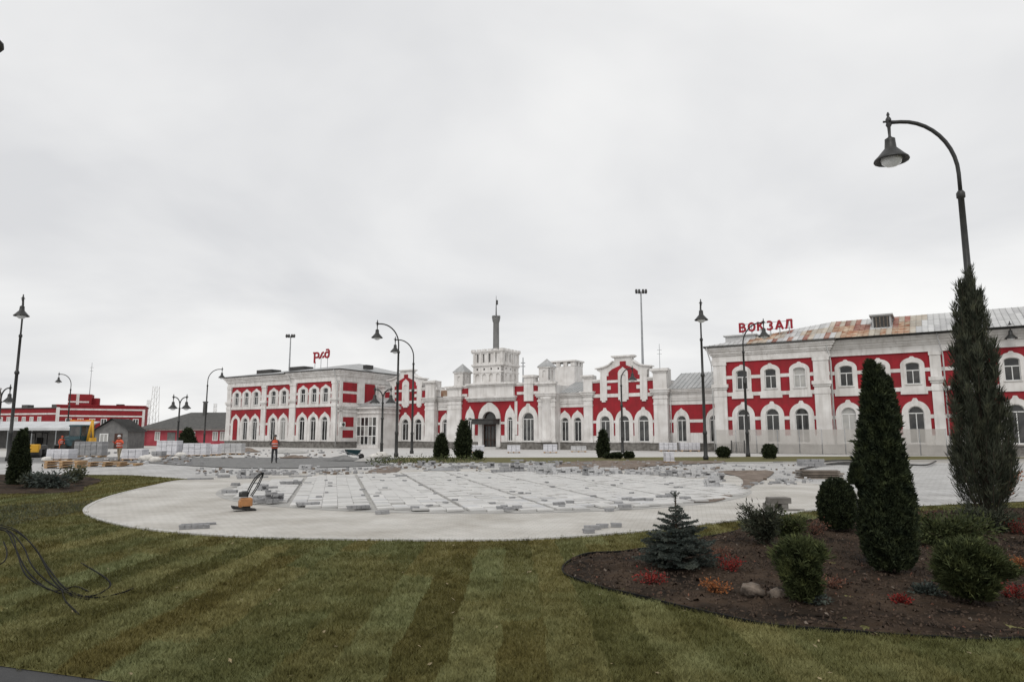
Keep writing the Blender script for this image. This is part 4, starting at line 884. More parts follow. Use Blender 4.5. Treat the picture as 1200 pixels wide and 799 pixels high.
def lattice(px, Y, ytop, label, wd=2.0):
    X = (px - CX) / F * Y; Z = CAM_H + (510 - ytop) * Y / F; mb = MB(); n = 8
    for a, b in ((-1, -1), (1, -1), (1, 1), (-1, 1)): mb.tube([(a * wd / 2, b * wd / 2, 0), (a * wd * .3, b * wd * .3, Z)], .055, 4)
    for i in range(n):
        z0, z1 = Z * i / n, Z * (i + 1) / n; w0 = wd * (.5 - .2 * i / n)
        mb.tube([(-w0, -w0, z0), (w0, -w0, z1)], .03, 4); mb.tube([(w0, -w0, z0), (-w0, -w0, z1)], .03, 4); mb.tube([(w0, -w0, z0), (w0, w0, z1)], .03, 4)
    tag(mb.build('lattice_tower', M['walk'], None, (X, Y, 0)), label, 'tower', 'lattice towers far left')
lattice(183, 190, 453, 'taller lattice tower behind the dark-roofed house'); lattice(175.5, 200, 469, 'shorter lattice tower beside the red brick building', 1.0); lattice(253.5, 200, 473, 'faint lattice tower just left of the station', 1.0)

# ------------------------------------------------------------------ plants
def rnd_dirs(n):
    v = RNG.normal(0, 1, (n, 3)); return v / np.linalg.norm(v, axis=1)[:, None]
def sprays(P, D, Ln, Wd, kite=.45):
    """kite-shaped leaf sprays: P base, D unit direction"""
    n = len(P); s_ = np.cross(D, rnd_dirs(n)); s_ /= np.linalg.norm(s_, axis=1)[:, None] + 1e-9
    Ln = np.broadcast_to(Ln, n)[:, None]; Wd = np.broadcast_to(Wd, n)[:, None]
    m_ = P + D * Ln * kite
    return np.stack([P, m_ + s_ * Wd, P + D * Ln, m_ - s_ * Wd], 1).reshape(-1, 3)
def crown_from(parts, mat_, parent, name='crown'):
    V = np.concatenate(parts); n = len(V) // 4
    return link(name, npmesh(name, V, np.arange(n * 4).reshape(-1, 4), mat_, 4), parent)
def lumpy(th, t, seed, amp):
    return 1 + amp * (np.sin(th * 3 + seed + t * 7) * .4 + np.sin(th * 5 - seed * 2 + t * 17) * .35 + np.sin(th * 9 + t * 31 + seed * 3) * .25)
def norm(v): return v / (np.linalg.norm(v, axis=1)[:, None] + 1e-9)
def conifer(loc, H, Rf, n, ln, wd, mat_, label, cat='thuja', group=None, seed=1.0, amp=.2, up=.9, lean=(0, 0), tops=(), trunk=True, name='thuja', core=.72):
    """dense columnar evergreen: Rf(t) radius along the height"""
    t_ = thing(name, (loc[0], loc[1], loc[2] if len(loc) > 2 else .02), label, cat, group)
    t = RNG.uniform(.0, 1, n * 3); rr_ = Rf(t); keep = RNG.uniform(0, rr_.max(), n * 3) < rr_ + .02; t = t[keep][:n]; n = len(t)
    th = RNG.uniform(0, 2 * math.pi, n); q = np.sqrt(RNG.uniform(.42, 1.0, n))
    rad = Rf(t) * q * lumpy(th, t, seed, amp)
    P = np.stack([np.cos(th) * rad + lean[0] * t, np.sin(th) * rad + lean[1] * t, .03 + t * (H - ln * .8)], 1)
    D = np.stack([np.cos(th), np.sin(th), np.full(n, up)], 1) + RNG.normal(0, .38, (n, 3)); D = norm(D)
    L_ = RNG.uniform(.6, 1.3, n) * ln
    parts = [sprays(P, D, L_, RNG.uniform(.6, 1.2, n) * wd)]
    # fan of smaller leaflets on each spray
    for k_ in range(2):
        D2 = norm(D + RNG.normal(0, .55, (n, 3))); parts.append(sprays(P + D * L_[:, None] * RNG.uniform(.2, .6, (n, 1)), D2, L_ * .6, wd * .7))
    for (ox, oy, h0, h1, r0) in tops:                              # extra leaders
        m_ = int(n * .12); tt = RNG.uniform(0, 1, m_); th2 = RNG.uniform(0, 6.283, m_); rd = r0 * (1 - tt) ** .7 * np.sqrt(RNG.uniform(.2, 1, m_))
        P2 = np.stack([ox + np.cos(th2) * rd, oy + np.sin(th2) * rd, h0 + tt * (h1 - h0 - ln)], 1)
        parts.append(sprays(P2, norm(np.stack([np.cos(th2) * .6, np.sin(th2) * .6, np.ones(m_)], 1) + RNG.normal(0, .3, (m_, 3))), ln, wd))
    cr_ = crown_from(parts, mat_, t_)
    if core:
        cm = MB(); tt = np.linspace(.02, .93, 12); sg_ = 14; vs_ = []; fs_ = []
        for i, a in enumerate(tt):
            for j in range(sg_):
                b = 2 * math.pi * j / sg_; r_ = float(Rf(np.array([a]))[0]) * core * float(lumpy(np.array([b]), np.array([a]), seed, amp)[0])
                vs_.append((math.cos(b) * r_ + lean[0] * a, math.sin(b) * r_ + lean[1] * a, .03 + a * H))
        for i in range(11):
            for j in range(sg_): fs_.append((i * sg_ + j, i * sg_ + (j + 1) % sg_, (i + 1) * sg_ + (j + 1) % sg_, (i + 1) * sg_ + j))
        cm.add(vs_, fs_); cm.build('inner_foliage', mat_, t_)
    if trunk: MB().tube([(0, 0, -.02), (lean[0] * .4, lean[1] * .4, H * .4), (lean[0] * .85, lean[1] * .85, H * .85)], [max(.02, H * .014), H * .009, .006], 7).build('trunk', M['bark'], t_)
    return t_
def bed3(px, py):
    x, y = gnd(px, py); return (x, y, bedz(x, y) - .01)
cone = lambda r_, k=.75, b=.5: (lambda t: r_ * np.minimum(1, (b + t * (1 - b) / .22)) * np.clip(1 - ((t - .2).clip(0) / .8) ** 1.5, 0, 1) ** k)
# big cone thuja
BIGC = lambda t: .315 * np.interp(t, [0, .06, .18, .35, .55, .75, .88, .95, 1], [.6, .88, 1, .93, .77, .58, .40, .22, .05])
conifer(bed3(1043, 674), 2.78, BIGC, 19000, .10, .014, M['thuja'], 'largest dark cone-shaped thuja in the mulch bed', seed=1.3, amp=.34, up=1.7, lean=(.0, 0), tops=((-.07, 0, 2.1, 2.90, .13), (.14, 0, 1.9, 2.68, .13), (-.40, -.1, 1.15, 1.48, .08)))
# globe thuja
conifer(bed3(983, 625), .98, lambda t: .335 * np.sqrt(np.clip(1 - ((t - .45) / .56) ** 2, 0, 1)), 6500, .06, .013, M['thuja'], 'dark globe-shaped thuja just left of the big cone thuja', seed=4.1, amp=.1)
# small thujas
conifer(bed3(941, 711), .70, lambda t: .185 * np.interp(t, [0, .2, .45, .75, .92, 1], [.5, .62, .85, 1, .75, .3]), 3900, .115, .008, M['bushgreen'], 'small upright golden-green thuja beside the boulders', seed=2.2, amp=.75, up=1.2, core=.5)
conifer(bed3(1141, 713), .66, lambda t: .265 * np.interp(t, [0, .2, .45, .7, .9, 1], [.45, .7, .98, 1, .66, .25]), 5200, .13, .008, M['bushgreen'], 'rounded green thuja bush at the right front of the bed', seed=5.2, amp=.75, up=1.1, core=.5)
conifer(gnd(20, 569) + (.03,), 2.05, cone(.33, .7, .8), 5200, .10, .024, M['thuja'], 'dark thuja at far left in front of a lamp pole', seed=3.3, amp=.2, tops=((.14, 0, 1.1, 2.15, .16),))

def plume_tree(loc, H, name, mat_, label, nplume, Rb, seed, ln, wd, per, cat='juniper', group=None, flare=.25, tmin=.05, lean=(0, 0)):
    """wispy upright juniper made of ascending plumes, each clothed in fine sprays"""
    rg = np.random.default_rng(seed)
    t_ = thing(name, loc, label, cat, group); parts = []; tb = MB()
    tb.tube([(0, 0, 0), (lean[0] * .5, 0, H * .5), (lean[0], 0, H * .9)], [H * .013, H * .008, .008], 7)
    for i in range(nplume):
        t0 = tmin + (1 - tmin - .22) * (i / nplume) ** 1.15; th = i * 2.39996 + rg.uniform(-.3, .3)
        env = Rb(t0) * rg.uniform(.75, 1.12); lp = H * rg.uniform(.12, .27) * (1 - .3 * t0); lp = min(lp, H * (1.0 - t0) * rg.uniform(.8, 1.0))
        z0 = H * t0; d0 = np.array([math.cos(th), math.sin(th), 0])
        ts = np.linspace(0, 1, 7); path = np.stack([d0 * env * (1 - (1 - s_) ** 2.0) * .97 + np.array([lean[0] * (t0 + s_ * lp / H), 0, z0 + lp * s_ ** 1.25]) for s_ in ts])
        tb.tube([tuple(p) for p in path], [.012 * (1 - .8 * s_) for s_ in ts], 4)
        s_ = rg.uniform(.15, 1, per) ** .8; idx = np.clip(s_ * 6, 0, 5.999); i0 = idx.astype(int); fr_ = (idx - i0)[:, None]
        C = path[i0] * (1 - fr_) + path[i0 + 1] * fr_; T = norm(path[i0 + 1] - path[i0])
        off = rg.normal(0, 1, (per, 3)) * (.085 * H / 5 * (1.15 - s_ * .85))[:, None] * (.22 + .78 * (1 - t0))
        D = norm(T + norm(off) * .55 + rg.normal(0, .25, (per, 3)) + np.array([0, 0, .35]))
        parts.append(sprays(C + off * .8, D, rg.uniform(.5, 1.25, per) * ln, wd))
    crown_from(parts, mat_, t_); tb.build('trunk', M['bark'], t_)
    return t_
jr = lambda t: float(np.interp(t, [0, .08, .25, .45, .6, .72, .8, 1], [.46, .54, .50, .40, .28, .16, .075, .02]))
plume_tree(bed3(1160, 621), 5.5, 'juniper', M['juniper'], 'very tall wispy columnar juniper in front of the curved lamp', 135, jr, 21, .17, .0075, 250, lean=(.02, 0), tmin=.015)
def bush(loc, name, mat_, label, cat, Rx, H, n, ln, wd, nst=14, seed=1, group=None, spread=.8, lean=(0, 0)):
    """open shrub: arching shoots from the base, each with leaves along it"""
    rg = np.random.default_rng(seed); t_ = thing(name, loc, label, cat, group); parts = []; st = MB()
    for i in range(nst):
        th = i * 2.4 + rg.uniform(-.5, .5); q = rg.uniform(.25, 1) ** .7; hh = H * rg.uniform(.6, 1.0) * (1 - .35 * q * spread)
        end = np.array([math.cos(th) * Rx * q + lean[0], math.sin(th) * Rx * q + lean[1], hh])
        ctl = np.array([end[0] * .3, end[1] * .3, hh * .6]); ts = np.linspace(0, 1, 6)
        path = np.stack([(2 * (1 - s_) * s_) * ctl + s_ * s_ * end for s_ in ts]); st.tube([tuple(p) for p in path], [.008 * (1 - .75 * s_) + .001 for s_ in ts], 4)
        k_ = n // nst; s_ = rg.uniform(.18, 1, k_); idx = np.clip(s_ * 5, 0, 4.999); i0 = idx.astype(int); fr_ = (idx - i0)[:, None]
        C = path[i0] * (1 - fr_) + path[i0 + 1] * fr_; T = norm(path[i0 + 1] - path[i0])
        off = rg.normal(0, 1, (k_, 3)) * (Rx * .13)
        D = norm(T * .7 + norm(off) * .7 + rg.normal(0, .35, (k_, 3)))
        parts.append(sprays(C + off, D, rg.uniform(.6, 1.3, k_) * ln, wd))
    crown_from(parts, mat_, t_, 'foliage'); st.build('stems', M['bark'], t_)
    return t_
bush(bed3(900, 642), 'juniper_bush', M['juniper'], 'leaning dark juniper bush right of the blue spruce', 'juniper', .33, .80, 3600, .085, .010, 15, 5, lean=(-.12, 0))
bush(bed3(925, 632), 'juniper_bush', M['bushgreen'], 'low green spreading juniper behind the leaning juniper bush', 'juniper', .36, .42, 2600, .07, .011, 14, 6)
bush(bed3(1112, 640), 'juniper_bush', M['bushgreen'], 'spreading green juniper between cone thuja and tall juniper', 'juniper', .72, .50, 6500, .085, .012, 22, 7)
bush(bed3(1160, 625), 'juniper_bush', M['juniper'], 'low dark juniper at the foot of the tall juniper', 'juniper', .55, .45, 4200, .085, .012, 16, 8)
bush(bed3(1088, 703), 'low_shrub', M['spruce'], 'low dusky blue-green plant beside the small red barberry', 'shrub', .16, .13, 900, .04, .010, 10, 9)
bush(bed3(955, 712), 'low_shrub', M['spruce'], 'low dusky plant in front of the small upright thuja', 'shrub', .15, .13, 800, .04, .010, 10, 10)
BB = 'barberries in the mulch bed'
for px, py, mt_, rx, hh, lb in ((763, 688, 'redleaf', .20, .20, 'bright red barberry in front of the blue spruce'), (858, 674, 'redleaf', .17, .22, 'red-orange barberry right of the blue spruce'), (838, 698, 'orangeleaf', .17, .16, 'orange-brown barberry left of the boulders'),
                               (1057, 712, 'redleaf', .10, .12, 'small red barberry in front of the big cone thuja'), (1190, 703, 'redleaf', .24, .16, 'red barberry at the right picture edge'), (1194, 628, 'redleaf', .28, .36, 'crimson shrub beside the tall juniper at right edge'),
                               (955, 630, 'dullred', .26, .28, 'dull red barberry left of the globe thuja'), (1086, 612, 'dullred', .24, .28, 'dull red barberry at the back of the bed'), (842, 658, 'dullred', .2, .2, 'brownish barberry at the right foot of the blue spruce'), (975, 690, 'dullred', .22, .12, 'low faded red plant in the middle of the bed'), (1195, 668, 'orangeleaf', .16, .16, 'orange-leaved plant at the right picture edge')):
    bush(bed3(px, py), 'barberry', M[mt_], lb, 'barberry', rx * 1.1, hh, 430, .030, .009, 13, int(px), BB)
bush(gnd(1180, 585) + (.03,), 'autumn_sapling', M['orangeleaf'], 'young orange-leaved sapling right of the tall juniper', 'sapling', .38, 1.15, 420, .075, .028, 9, 15)
# blue spruce
def spruce(loc, H, Rr, label):
    rg = np.random.default_rng(44); t_ = thing('blue_spruce', loc, label, 'spruce'); parts = []; tb = MB()
    tb.tube([(0, 0, 0), (0, 0, H * .6), (0.005, 0, H)], [.028, .015, .005], 7)
    def twig(a, b, r_):
        n = max(6, int(np.linalg.norm(b - a) * 620)); s_ = rg.uniform(0, 1, n)[:, None]; C = a + (b - a) * s_; ax = norm((b - a)[None])[0]
        D = norm(np.cross(np.broadcast_to(ax, (n, 3)), rg.normal(0, 1, (n, 3)))); D = norm(D + ax * .7); parts.append(sprays(C, D, rg.uniform(.7, 1.2, n) * r_, .0040, .4))
    for w_ in range(17):
        z = H * (.05 + .74 * w_ / 16) + rg.uniform(-.02, .02); rad = Rr * (1 - (w_ / 17.2)) ** .8 * rg.uniform(.72, 1.15); nb = 9 if w_ < 10 else 5
        for b in range(nb):
            th = b * 2 * math.pi / nb + w_ * .7 + rg.uniform(-.25, .25); l_ = rad * rg.uniform(.75, 1.15) + .02
            a = np.array([0, 0, z]); e_ = np.array([math.cos(th) * l_, math.sin(th) * l_, z + l_ * rg.uniform(-.05, .45)])
            tb.tube([tuple(a), tuple(e_)], [.007, .002], 4); twig(a + (e_ - a) * .12, e_, .026)
            nt_ = int(l_ / .05)
            for k_ in range(nt_):
                f_ = .25 + .7 * (k_ + .5) / max(1, nt_); c = a + (e_ - a) * f_; sgn = 1 if k_ % 2 else -1
                th2 = th + sgn * R(rg.uniform(40, 60)); l2 = l_ * .40 * (1.15 - f_) + .035; twig(c, c + np.array([math.cos(th2) * l2, math.sin(th2) * l2, l2 * rg.uniform(-.05, .3)]), .024)
    twig(np.array([0, 0, H * .75]), np.array([0, 0, H]), .03)
    for th in (0.3, 2.3, 4.4): twig(np.array([0, 0, H * .93]), np.array([math.cos(th) * .07, math.sin(th) * .07, H * .99]), .022)
    crown_from(parts, M['spruce'], t_); tb.build('trunk', M['bark'], t_)
spruce(bed3(794, 669), 1.04, .53, 'blue-green spruce at the left end of the mulch bed')
# left bed plants
bush(gnd(57, 573) + (.03,), 'low_shrub', M['spruce'], 'low dark spreading shrub right of the left thuja', 'shrub', .75, .55, 1500, .12, .026, 14, 20)
bush(gnd(38, 572) + (.03,), 'low_shrub', M['juniper'], 'dark shrub touching the left thuja', 'shrub', .55, .5, 1300, .12, .026, 12, 21)
bush(gnd(87, 567) + (.03,), 'low_shrub', M['weeds'], 'loose shrub at the right end of the left bed', 'shrub', .5, .8, 700, .12, .03, 10, 22)
# planting by the far strip
FP = 'small thujas in front of the station'
for px, py, hp, wpx, lb in ((517, 538, 30, 13, 'smaller pointed thuja left of the station door'), (543, 538, 47, 17, 'taller pointed thuja left of the station door'), (707, 537, 35, 11, 'pointed thuja in front of the right gable'), (1187, 534, 29, 11, 'small thuja at the right wing near picture edge'), (219, 527, 27, 20, 'broad conifer in front of the dark-roofed house')):
    x, y = gnd(px, py); H_ = hp * y / F; r_ = wpx / 2 * y / F
    conifer((x, y, .03), H_, cone(r_, .75, .8), 1500, .28, .07, M['thuja'], lb, group=FP, seed=px, amp=.18)
for px, py, hp, wpx, lb in ((560, 539, 11, 9, 'clipped ball shrub right of the taller thuja'), (723, 538, 8, 11, 'low ball shrub right of the right gable thuja'), (737, 538, 9, 10, 'second low shrub right of the right gable thuja'), (714, 538, 7, 9, 'low shrub at the foot of the right gable thuja'), (848, 537, 14, 14, 'ball shrub between two lamps before the right wing'), (902, 538, 18, 15, 'loose round shrub before the right wing fence')):
    x, y = gnd(px, py); H_ = hp * y / F; r_ = wpx / 2 * y / F
    conifer((x, y, .03), H_, (lambda r_: (lambda t: r_ * np.sqrt(np.clip(1 - ((t - .45) / .56) ** 2, 0, 1))))(r_), 600, .2, .06, M['thuja'], lb, 'shrub', 'round shrubs on the far grass strip', seed=px, amp=.2, name='ball_shrub', trunk=False)
def weedstrip(name, pts, n, ln, wd, mat_, label, h=.12):
    poly = smooth_poly([gnd(*p) for p in pts], 4); xs = [p[0] for p in poly]; ys = [p[1] for p in poly]
    x = RNG.uniform(min(xs), max(xs), n * 4); y = RNG.uniform(min(ys), max(ys), n * 4); ok = inside(poly, x, y); x, y = x[ok][:n], y[ok][:n]; n = len(x)
    z = np.abs(RNG.normal(0, h, n)); D = norm(rnd_dirs(n) + np.array([0, 0, .5]))
    o = link(name, npmesh(name, sprays(np.stack([x, y, z], 1), D, RNG.uniform(.5, 1.3, n) * ln, wd), np.arange(n * 4).reshape(-1, 4), mat_, 4)); tag(o, label, 'weeds', kind='stuff')
weedstrip('weed_strip', [(-10, 598), (40, 592), (80, 590), (112, 588), (100, 594), (92, 602), (50, 609), (-10, 622)], 5200, .085, .007, M['weeds'], 'tangled grey-green cut weeds heaped along the left lawn', .025)
weedstrip('far_bed_plants', [(428, 543), (470, 539), (560, 539), (560, 542), (470, 546), (440, 547)], 900, .22, .035, M['bushgreen'], 'low straggly plants along the far kerb by the porch lamps', .18)
# boulders
def boulder(loc, sx, sy, sz, seed, label):
    mb = MB(); n, m_ = 14, 9; vs_ = []
    for i in range(m_):
        a = math.pi * i / (m_ - 1)
        for j in range(n):
            b = 2 * math.pi * j / n; d = Vector((math.sin(a) * math.cos(b), math.sin(a) * math.sin(b), math.cos(a)))
            f_ = 1 + .5 * mnoise.noise(d * 1.5 + Vector((seed, 0, 0))) + .3 * mnoise.noise(d * 3.3 + Vector((0, seed, 0))); vs_.append((d.x * sx * f_, d.y * sy * f_, d.z * sz * f_ + sz * .5))
    mb.smooth = True; mb.add(vs_, [(i * n + j, (i + 1) * n + j, (i + 1) * n + (j + 1) % n, i * n + (j + 1) % n) for i in range(m_ - 1) for j in range(n)])
    tag(mb.build('boulder', M['rock'], None, loc, (0, .12, seed)), label, 'boulder', 'boulders in the mulch bed')
boulder(bed3(882, 702), .155, .11, .09, 2.0, 'larger pale boulder left of the small upright thuja'); boulder(bed3(912, 704), .11, .09, .07, 5.0, 'smaller pale boulder touching the small upright thuja')
# ------------------------------------------------------------------ things on the square
# irrigation hoses on the lawn
HG = 'black hoses on the left lawn'
for i, (pts, lb) in enumerate((([(-30, 617, .1), (8, 620, .18), (30, 632, .16), (45, 650, .12), (60, 678, .05), (78, 695, .03), (110, 702, .02), (140, 697, .02), (156, 691, .02)], 'longest black hose running in from the left edge'),
        ([(-30, 614, .1), (12, 619, .22), (38, 640, .16), (55, 665, .08), (75, 690, .03), (100, 701, .02)], 'second black hose beside the longest one'),
        ([(-30, 622, .1), (10, 624, .2), (20, 650, .16), (28, 672, .1), (42, 685, .05), (70, 697, .03)], 'black hose sagging lowest at the left'),
        ([(95, 661, .02), (112, 671, .03), (125, 680, .04), (129, 688, .03), (115, 698, .02), (98, 701, .02)], 'short black hose end curling up on the lawn'),
        ([(72, 692, .03), (76, 705, .02), (86, 716, .02), (92, 722, .02)], 'short black hose stub pointing at the viewer'),
        ([(-30, 616, .12), (6, 621, .26), (26, 640, .2), (36, 662, .12), (52, 680, .05), (82, 699, .02), (104, 704, .02)], 'black hose between the two sagging ones'),
        ([(-30, 619, .1), (4, 622, .2), (16, 640, .17), (30, 668, .1), (50, 688, .04), (66, 694, .03), (88, 689, .02), (104, 695, .02)], 'black hose with a small kink near its tip'),
        ([(-15, 668, .05), (4, 660, .12), (8, 648, .12), (4, 636, .1)], 'black hose loop cut by the left picture edge'))):
    P3 = [(*gnd(a, b, c), c + .02) for a, b, c in pts]
    P3 = smooth_poly(P3, 5, False)
    tag(MB().tube(P3, .009, 6).build('hose', M['black']), lb, 'hose', HG)
# loose paving blocks: small piles
def brick_pile(cols, rows, layers, bl=.2, bw=.1, bh=.07, jit=.012, drop=.12, seed=0, mat_='paver'):
    rg = random.Random(seed); mb = MB()
    for k_ in range(layers):
        for i in range(cols):
            for j in range(rows):
                if rg.random() < drop * (k_ + .3): continue
                Mx = Matrix.Translation(((i - (cols - 1) / 2) * (bl + .012) + rg.gauss(0, jit), (j - (rows - 1) / 2) * (bw + .012) + rg.gauss(0, jit), k_ * (bh + .003))) @ Matrix.Rotation(rg.gauss(0, .06), 4, 'Z')
                mb.box(-bl / 2, bl / 2, -bw / 2, bw / 2, 0, bh, Mx)
    return mb.mesh('paving_blocks', M[mat_])
PM = {k_: brick_pile(*k_[:3], seed=i, mat_=k_[3]) for i, k_ in enumerate([(2, 2, 2, 'paver'), (3, 2, 2, 'paver'), (5, 2, 2, 'paver'), (2, 3, 4, 'paver'), (2, 3, 8, 'paver'), (4, 3, 4, 'paverpale'), (3, 3, 6, 'paverpale'), (6, 2, 1, 'paver'), (1, 2, 3, 'paver'), (2, 2, 3, 'paverpale')])}
S1, S2, S3, S4, S5, S6, S7, S8, S9, S0 = list(PM)
PILES = {
 'near rim': ('small pile of grey paving blocks on the near rim of the disc', [(228, 618, S3), (352, 593, S1), (362, 593, S3), (420, 597, S3), (448, 601, S2), (486, 598, S1), (587, 598, S1), (596, 599, S1), (606, 597, S1), (655, 593, S2), (668, 591, S1), (690, 623, S1), (694, 619, S2), (706, 617, S1), (722, 616, S1), (714, 598, S1), (725, 592, S1), (732, 596, S2), (735, 587, S2), (748, 588, S3), (761, 588, S1), (779, 584, S3), (786, 582, S2), (803, 586, S2), (233, 614, S8)]),
 'left rim': ('stack of grey paving blocks behind the plate compactor', [(318, 590, S5), (308, 576, S4), (311, 588, S9), (300, 590, S2), (276, 570, S1), (269, 579, S2), (306, 586, S2), (341, 568, S3), (325, 588, S4)]),
 'far left': ('low rubble pile of blocks left of the disc', [(283, 557, S4), (290, 560, S3), (262, 559, S2), (305, 556, S3), (318, 555, S2), (330, 556, S3), (342, 555, S2), (352, 558, S8), (368, 553, S2), (378, 552, S1), (386, 552, S1), (395, 552, S1), (405, 551, S1), (235, 561, S8), (365, 556, S0), (358, 549, S6), (371, 549, S0), (300, 559, S8), (452, 560, S8), (470, 559, S2), (485, 558, S8)]),
 'far rim': ('pile of paving blocks along the far rim of the disc', [(575, 547, S4), (588, 554, S3), (592, 550, S2), (603, 553, S5), (609, 553, S5), (628, 553, S6), (637, 556, S7), (644, 555, S7), (651, 553, S2), (657, 556, S6), (668, 555, S6), (676, 556, S0), (689, 558, S5), (696, 558, S7), (706, 556, S2), (714, 556, S6), (722, 556, S2), (738, 556, S0), (744, 557, S0), (751, 556, S2), (757, 556, S0), (764, 556, S2), (770, 556, S0), (780, 557, S2), (787, 558, S4), (793, 558, S0), (805, 558, S6), (812, 559, S7), (820, 557, S7), (826, 558, S6), (836, 571, S7), (843, 563, S4), (540, 548, S2), (530, 549, S1), (555, 548, S1), (494, 545, S4), (506, 545, S4), (478, 546, S0), (552, 545, S0), (590, 546, S2), (620, 547, S2), (632, 546, S4), (645, 547, S2), (655, 545, S4)]),
 'right field': ('few loose blocks on the paving right of the dirt trench', [(908, 566, S2), (916, 565, S6), (925, 566, S2), (894, 548, S1), (884, 567, S1), (876, 571, S1), (930, 563, S0), (866, 546, S8), (980, 541, S8), (912, 541, S8)]),
}
rp = random.Random(5)
ORD = 'first second third fourth fifth sixth seventh eighth ninth tenth eleventh twelfth thirteenth fourteenth fifteenth sixteenth seventeenth eighteenth nineteenth twentieth'.split()
ORD += ['twenty-' + q for q in ORD[:9]] + ['thirtieth'] + ['thirty-' + q for q in ORD[:9]] + ['fortieth'] + ['forty-' + q for q in ORD[:9]]
PLB = {'near rim': '%s small grey block pile from the left along the near rim of the disc', 'left rim': '%s block stack from the left behind the plate compactor', 'far left': '%s low block pile from the left beyond the compactor towards the lamps', 'far rim': '%s block pile from the left along the far rim of the disc', 'right field': '%s loose block cluster from the left on the paving past the trench'}
for zone, (lb, lst) in PILES.items():
    for io, (px, py, k_) in enumerate(sorted(lst)):
        x, y = gnd(px, py, .06)
        o = link('paving_block_pile', PM[k_], None, (x, y, .09 if zone in ('near rim', 'left rim', 'far rim') and (x - DC[0]) ** 2 + (y - DC[1]) ** 2 < DR ** 2 else .045), (0, 0, PAVE_ROT + rp.uniform(-.4, .4)))
        sc_ = {'near rim': .52, 'left rim': .72, 'far left': .8, 'far rim': 1.0, 'right field': .62}[zone]; o.scale = (sc_, sc_, sc_); tag(o, PLB[zone] % ORD[io], 'paving blocks', 'loose block piles, ' + zone)
# scattered single rubble on the disc
tag((lambda mb: [mb.box(-.08, .08, -.045, .045, 0, .04, Matrix.Translation((DC[0] + 8.6 * math.sqrt(rp.random()) * math.cos(a_), DC[1] + 8.6 * math.sqrt(rp.random()) * math.sin(a_), .1)) @ Matrix.Rotation(rp.uniform(0, 3), 4, 'Z')) for a_ in [rp.uniform(0, 6.28) for _ in range(60)]] and mb)(MB()).build('loose_blocks', M['paver']), 'single loose blocks strewn over the unfinished disc', 'paving blocks', kind='stuff')
# two-tier block seat on the right
t = thing('block_stack', gnd(911, 599) + (.03,), 'dark two-tier stack of kerb stones behind the leaning juniper', 'kerb stones', rz=.1)
MB().bbox(-.22, .30, -.16, .16, .17, .31, .015).build('kerb_stone', M['plinth'], t); MB().bbox(-.28, -.12, -.2, .2, 0, .17, .01).build('kerb_stone', M['plinth'], t); MB().bbox(.05, .22, -.15, .2, 0, .17, .01).build('kerb_stone', M['plinth'], t); MB().bbox(-.3, .55, -.3, -.22, 0, .05, .01).build('kerb_stone', M['plinth'], t)
def pallet_mesh():
    mb = MB()
    for i in range(6): mb.box(-.6, .6, -.5 + i * .18, -.38 + i * .18, .11, .135)
    for x in (-.55, -.05, .45): mb.box(x, x + .1, -.5, .52, .02, .11)
    return mb.mesh('pallet', M['wood'])
PAL = pallet_mesh()
def pallet_load(px, py, wpx, hpx, mat_, label, group='pallets of paving slabs', rz=0.0):
    x, y = gnd(px, py); W = wpx * y / F; H_ = max(.35, hpx * y / F)
    t = thing('slab_pallet', (x, y, .03), label, 'pallet', group, rz=rz)
    o = link('pallet', PAL, t, scale=(W / 1.2, 1.0, 1.0))
    nl = max(2, int((H_ - .14) / .16)); lh = (H_ - .14) / nl; nc = max(2, int(W / .45)); rg = random.Random(px)
    for k_ in range(nl):
        mb = MB()
        for i in range(nc):
            a = -W / 2 + W * i / nc; mb.bbox(a + .012, a + W / nc - .012, -.46 + rg.uniform(-.02, .02), .46, .14 + k_ * lh + .006, .14 + (k_ + 1) * lh, .015)
        mb.build('slab_layer', M[mat_], t)
    return t
for px, py, w_, h_, mt_, lb in ((72, 540, 28, 13, 'wrap', 'pallet of white blocks left of the left worker, nearest thuja'), (106, 536, 32, 18, 'paver', 'tall pallet of grey blocks touching the left worker'), (158, 540, 24, 13, 'wrap', 'pallet of white blocks just right of the left worker'), (198, 535, 25, 18, 'wrap', 'tallest pallet of pale blocks before the dark-roofed house'), (230, 535, 27, 15, 'wrap', 'pallet of pale blocks below the broad conifer'), (250, 534, 14, 13, 'wrap', 'narrow pallet of pale blocks at the station left corner'), (272, 533, 26, 13, 'paverpale', 'grey block pallet under the blind red arch'),
        (560, 531, 15, 9, 'wrap', 'white block pallet left of the station door'), (602, 531, 15, 9, 'wrap', 'white block pallet right of the station door'), (645, 531, 16, 10, 'wrap', 'white block pallet under the round column'), (783, 529, 20, 10, 'wrap', 'white block pallet at the foot of the grooved pilaster'), (808, 529, 23, 10, 'wrap', 'white block pallet left of the netting fence'), (919, 529.5, 18, 12, 'wrap', 'white block pallet before the netting right of the round shrub'), (988, 530, 24, 14, 'wrap', 'largest white block pallet before the right wing netting'),
        (678, 530, 18, 7, 'paverpale', 'low pale block pallet under paired windows'), (784, 543.5, 10, 13, 'wrap', 'lone narrow block stack on the far grass strip'), (186, 537, 12, 8, 'paver', 'small low grey pallet between two white pallets')):
    pallet_load(px, py, w_, h_, mt_, lb, rz=random.uniform(-.12, .12))
def pallet_stack(px, py, n, label, sx=1.6):
    x, y = gnd(px, py); t = thing('pallet_stack', (x, y, .03), label, 'pallets', 'stacks of wooden pallets', rz=.1)
    for i in range(n): link('pallet', PAL, t, (random.uniform(-.05, .05), 0, i * .14), (0, 0, random.uniform(-.05, .05)), (sx, 1, 1))
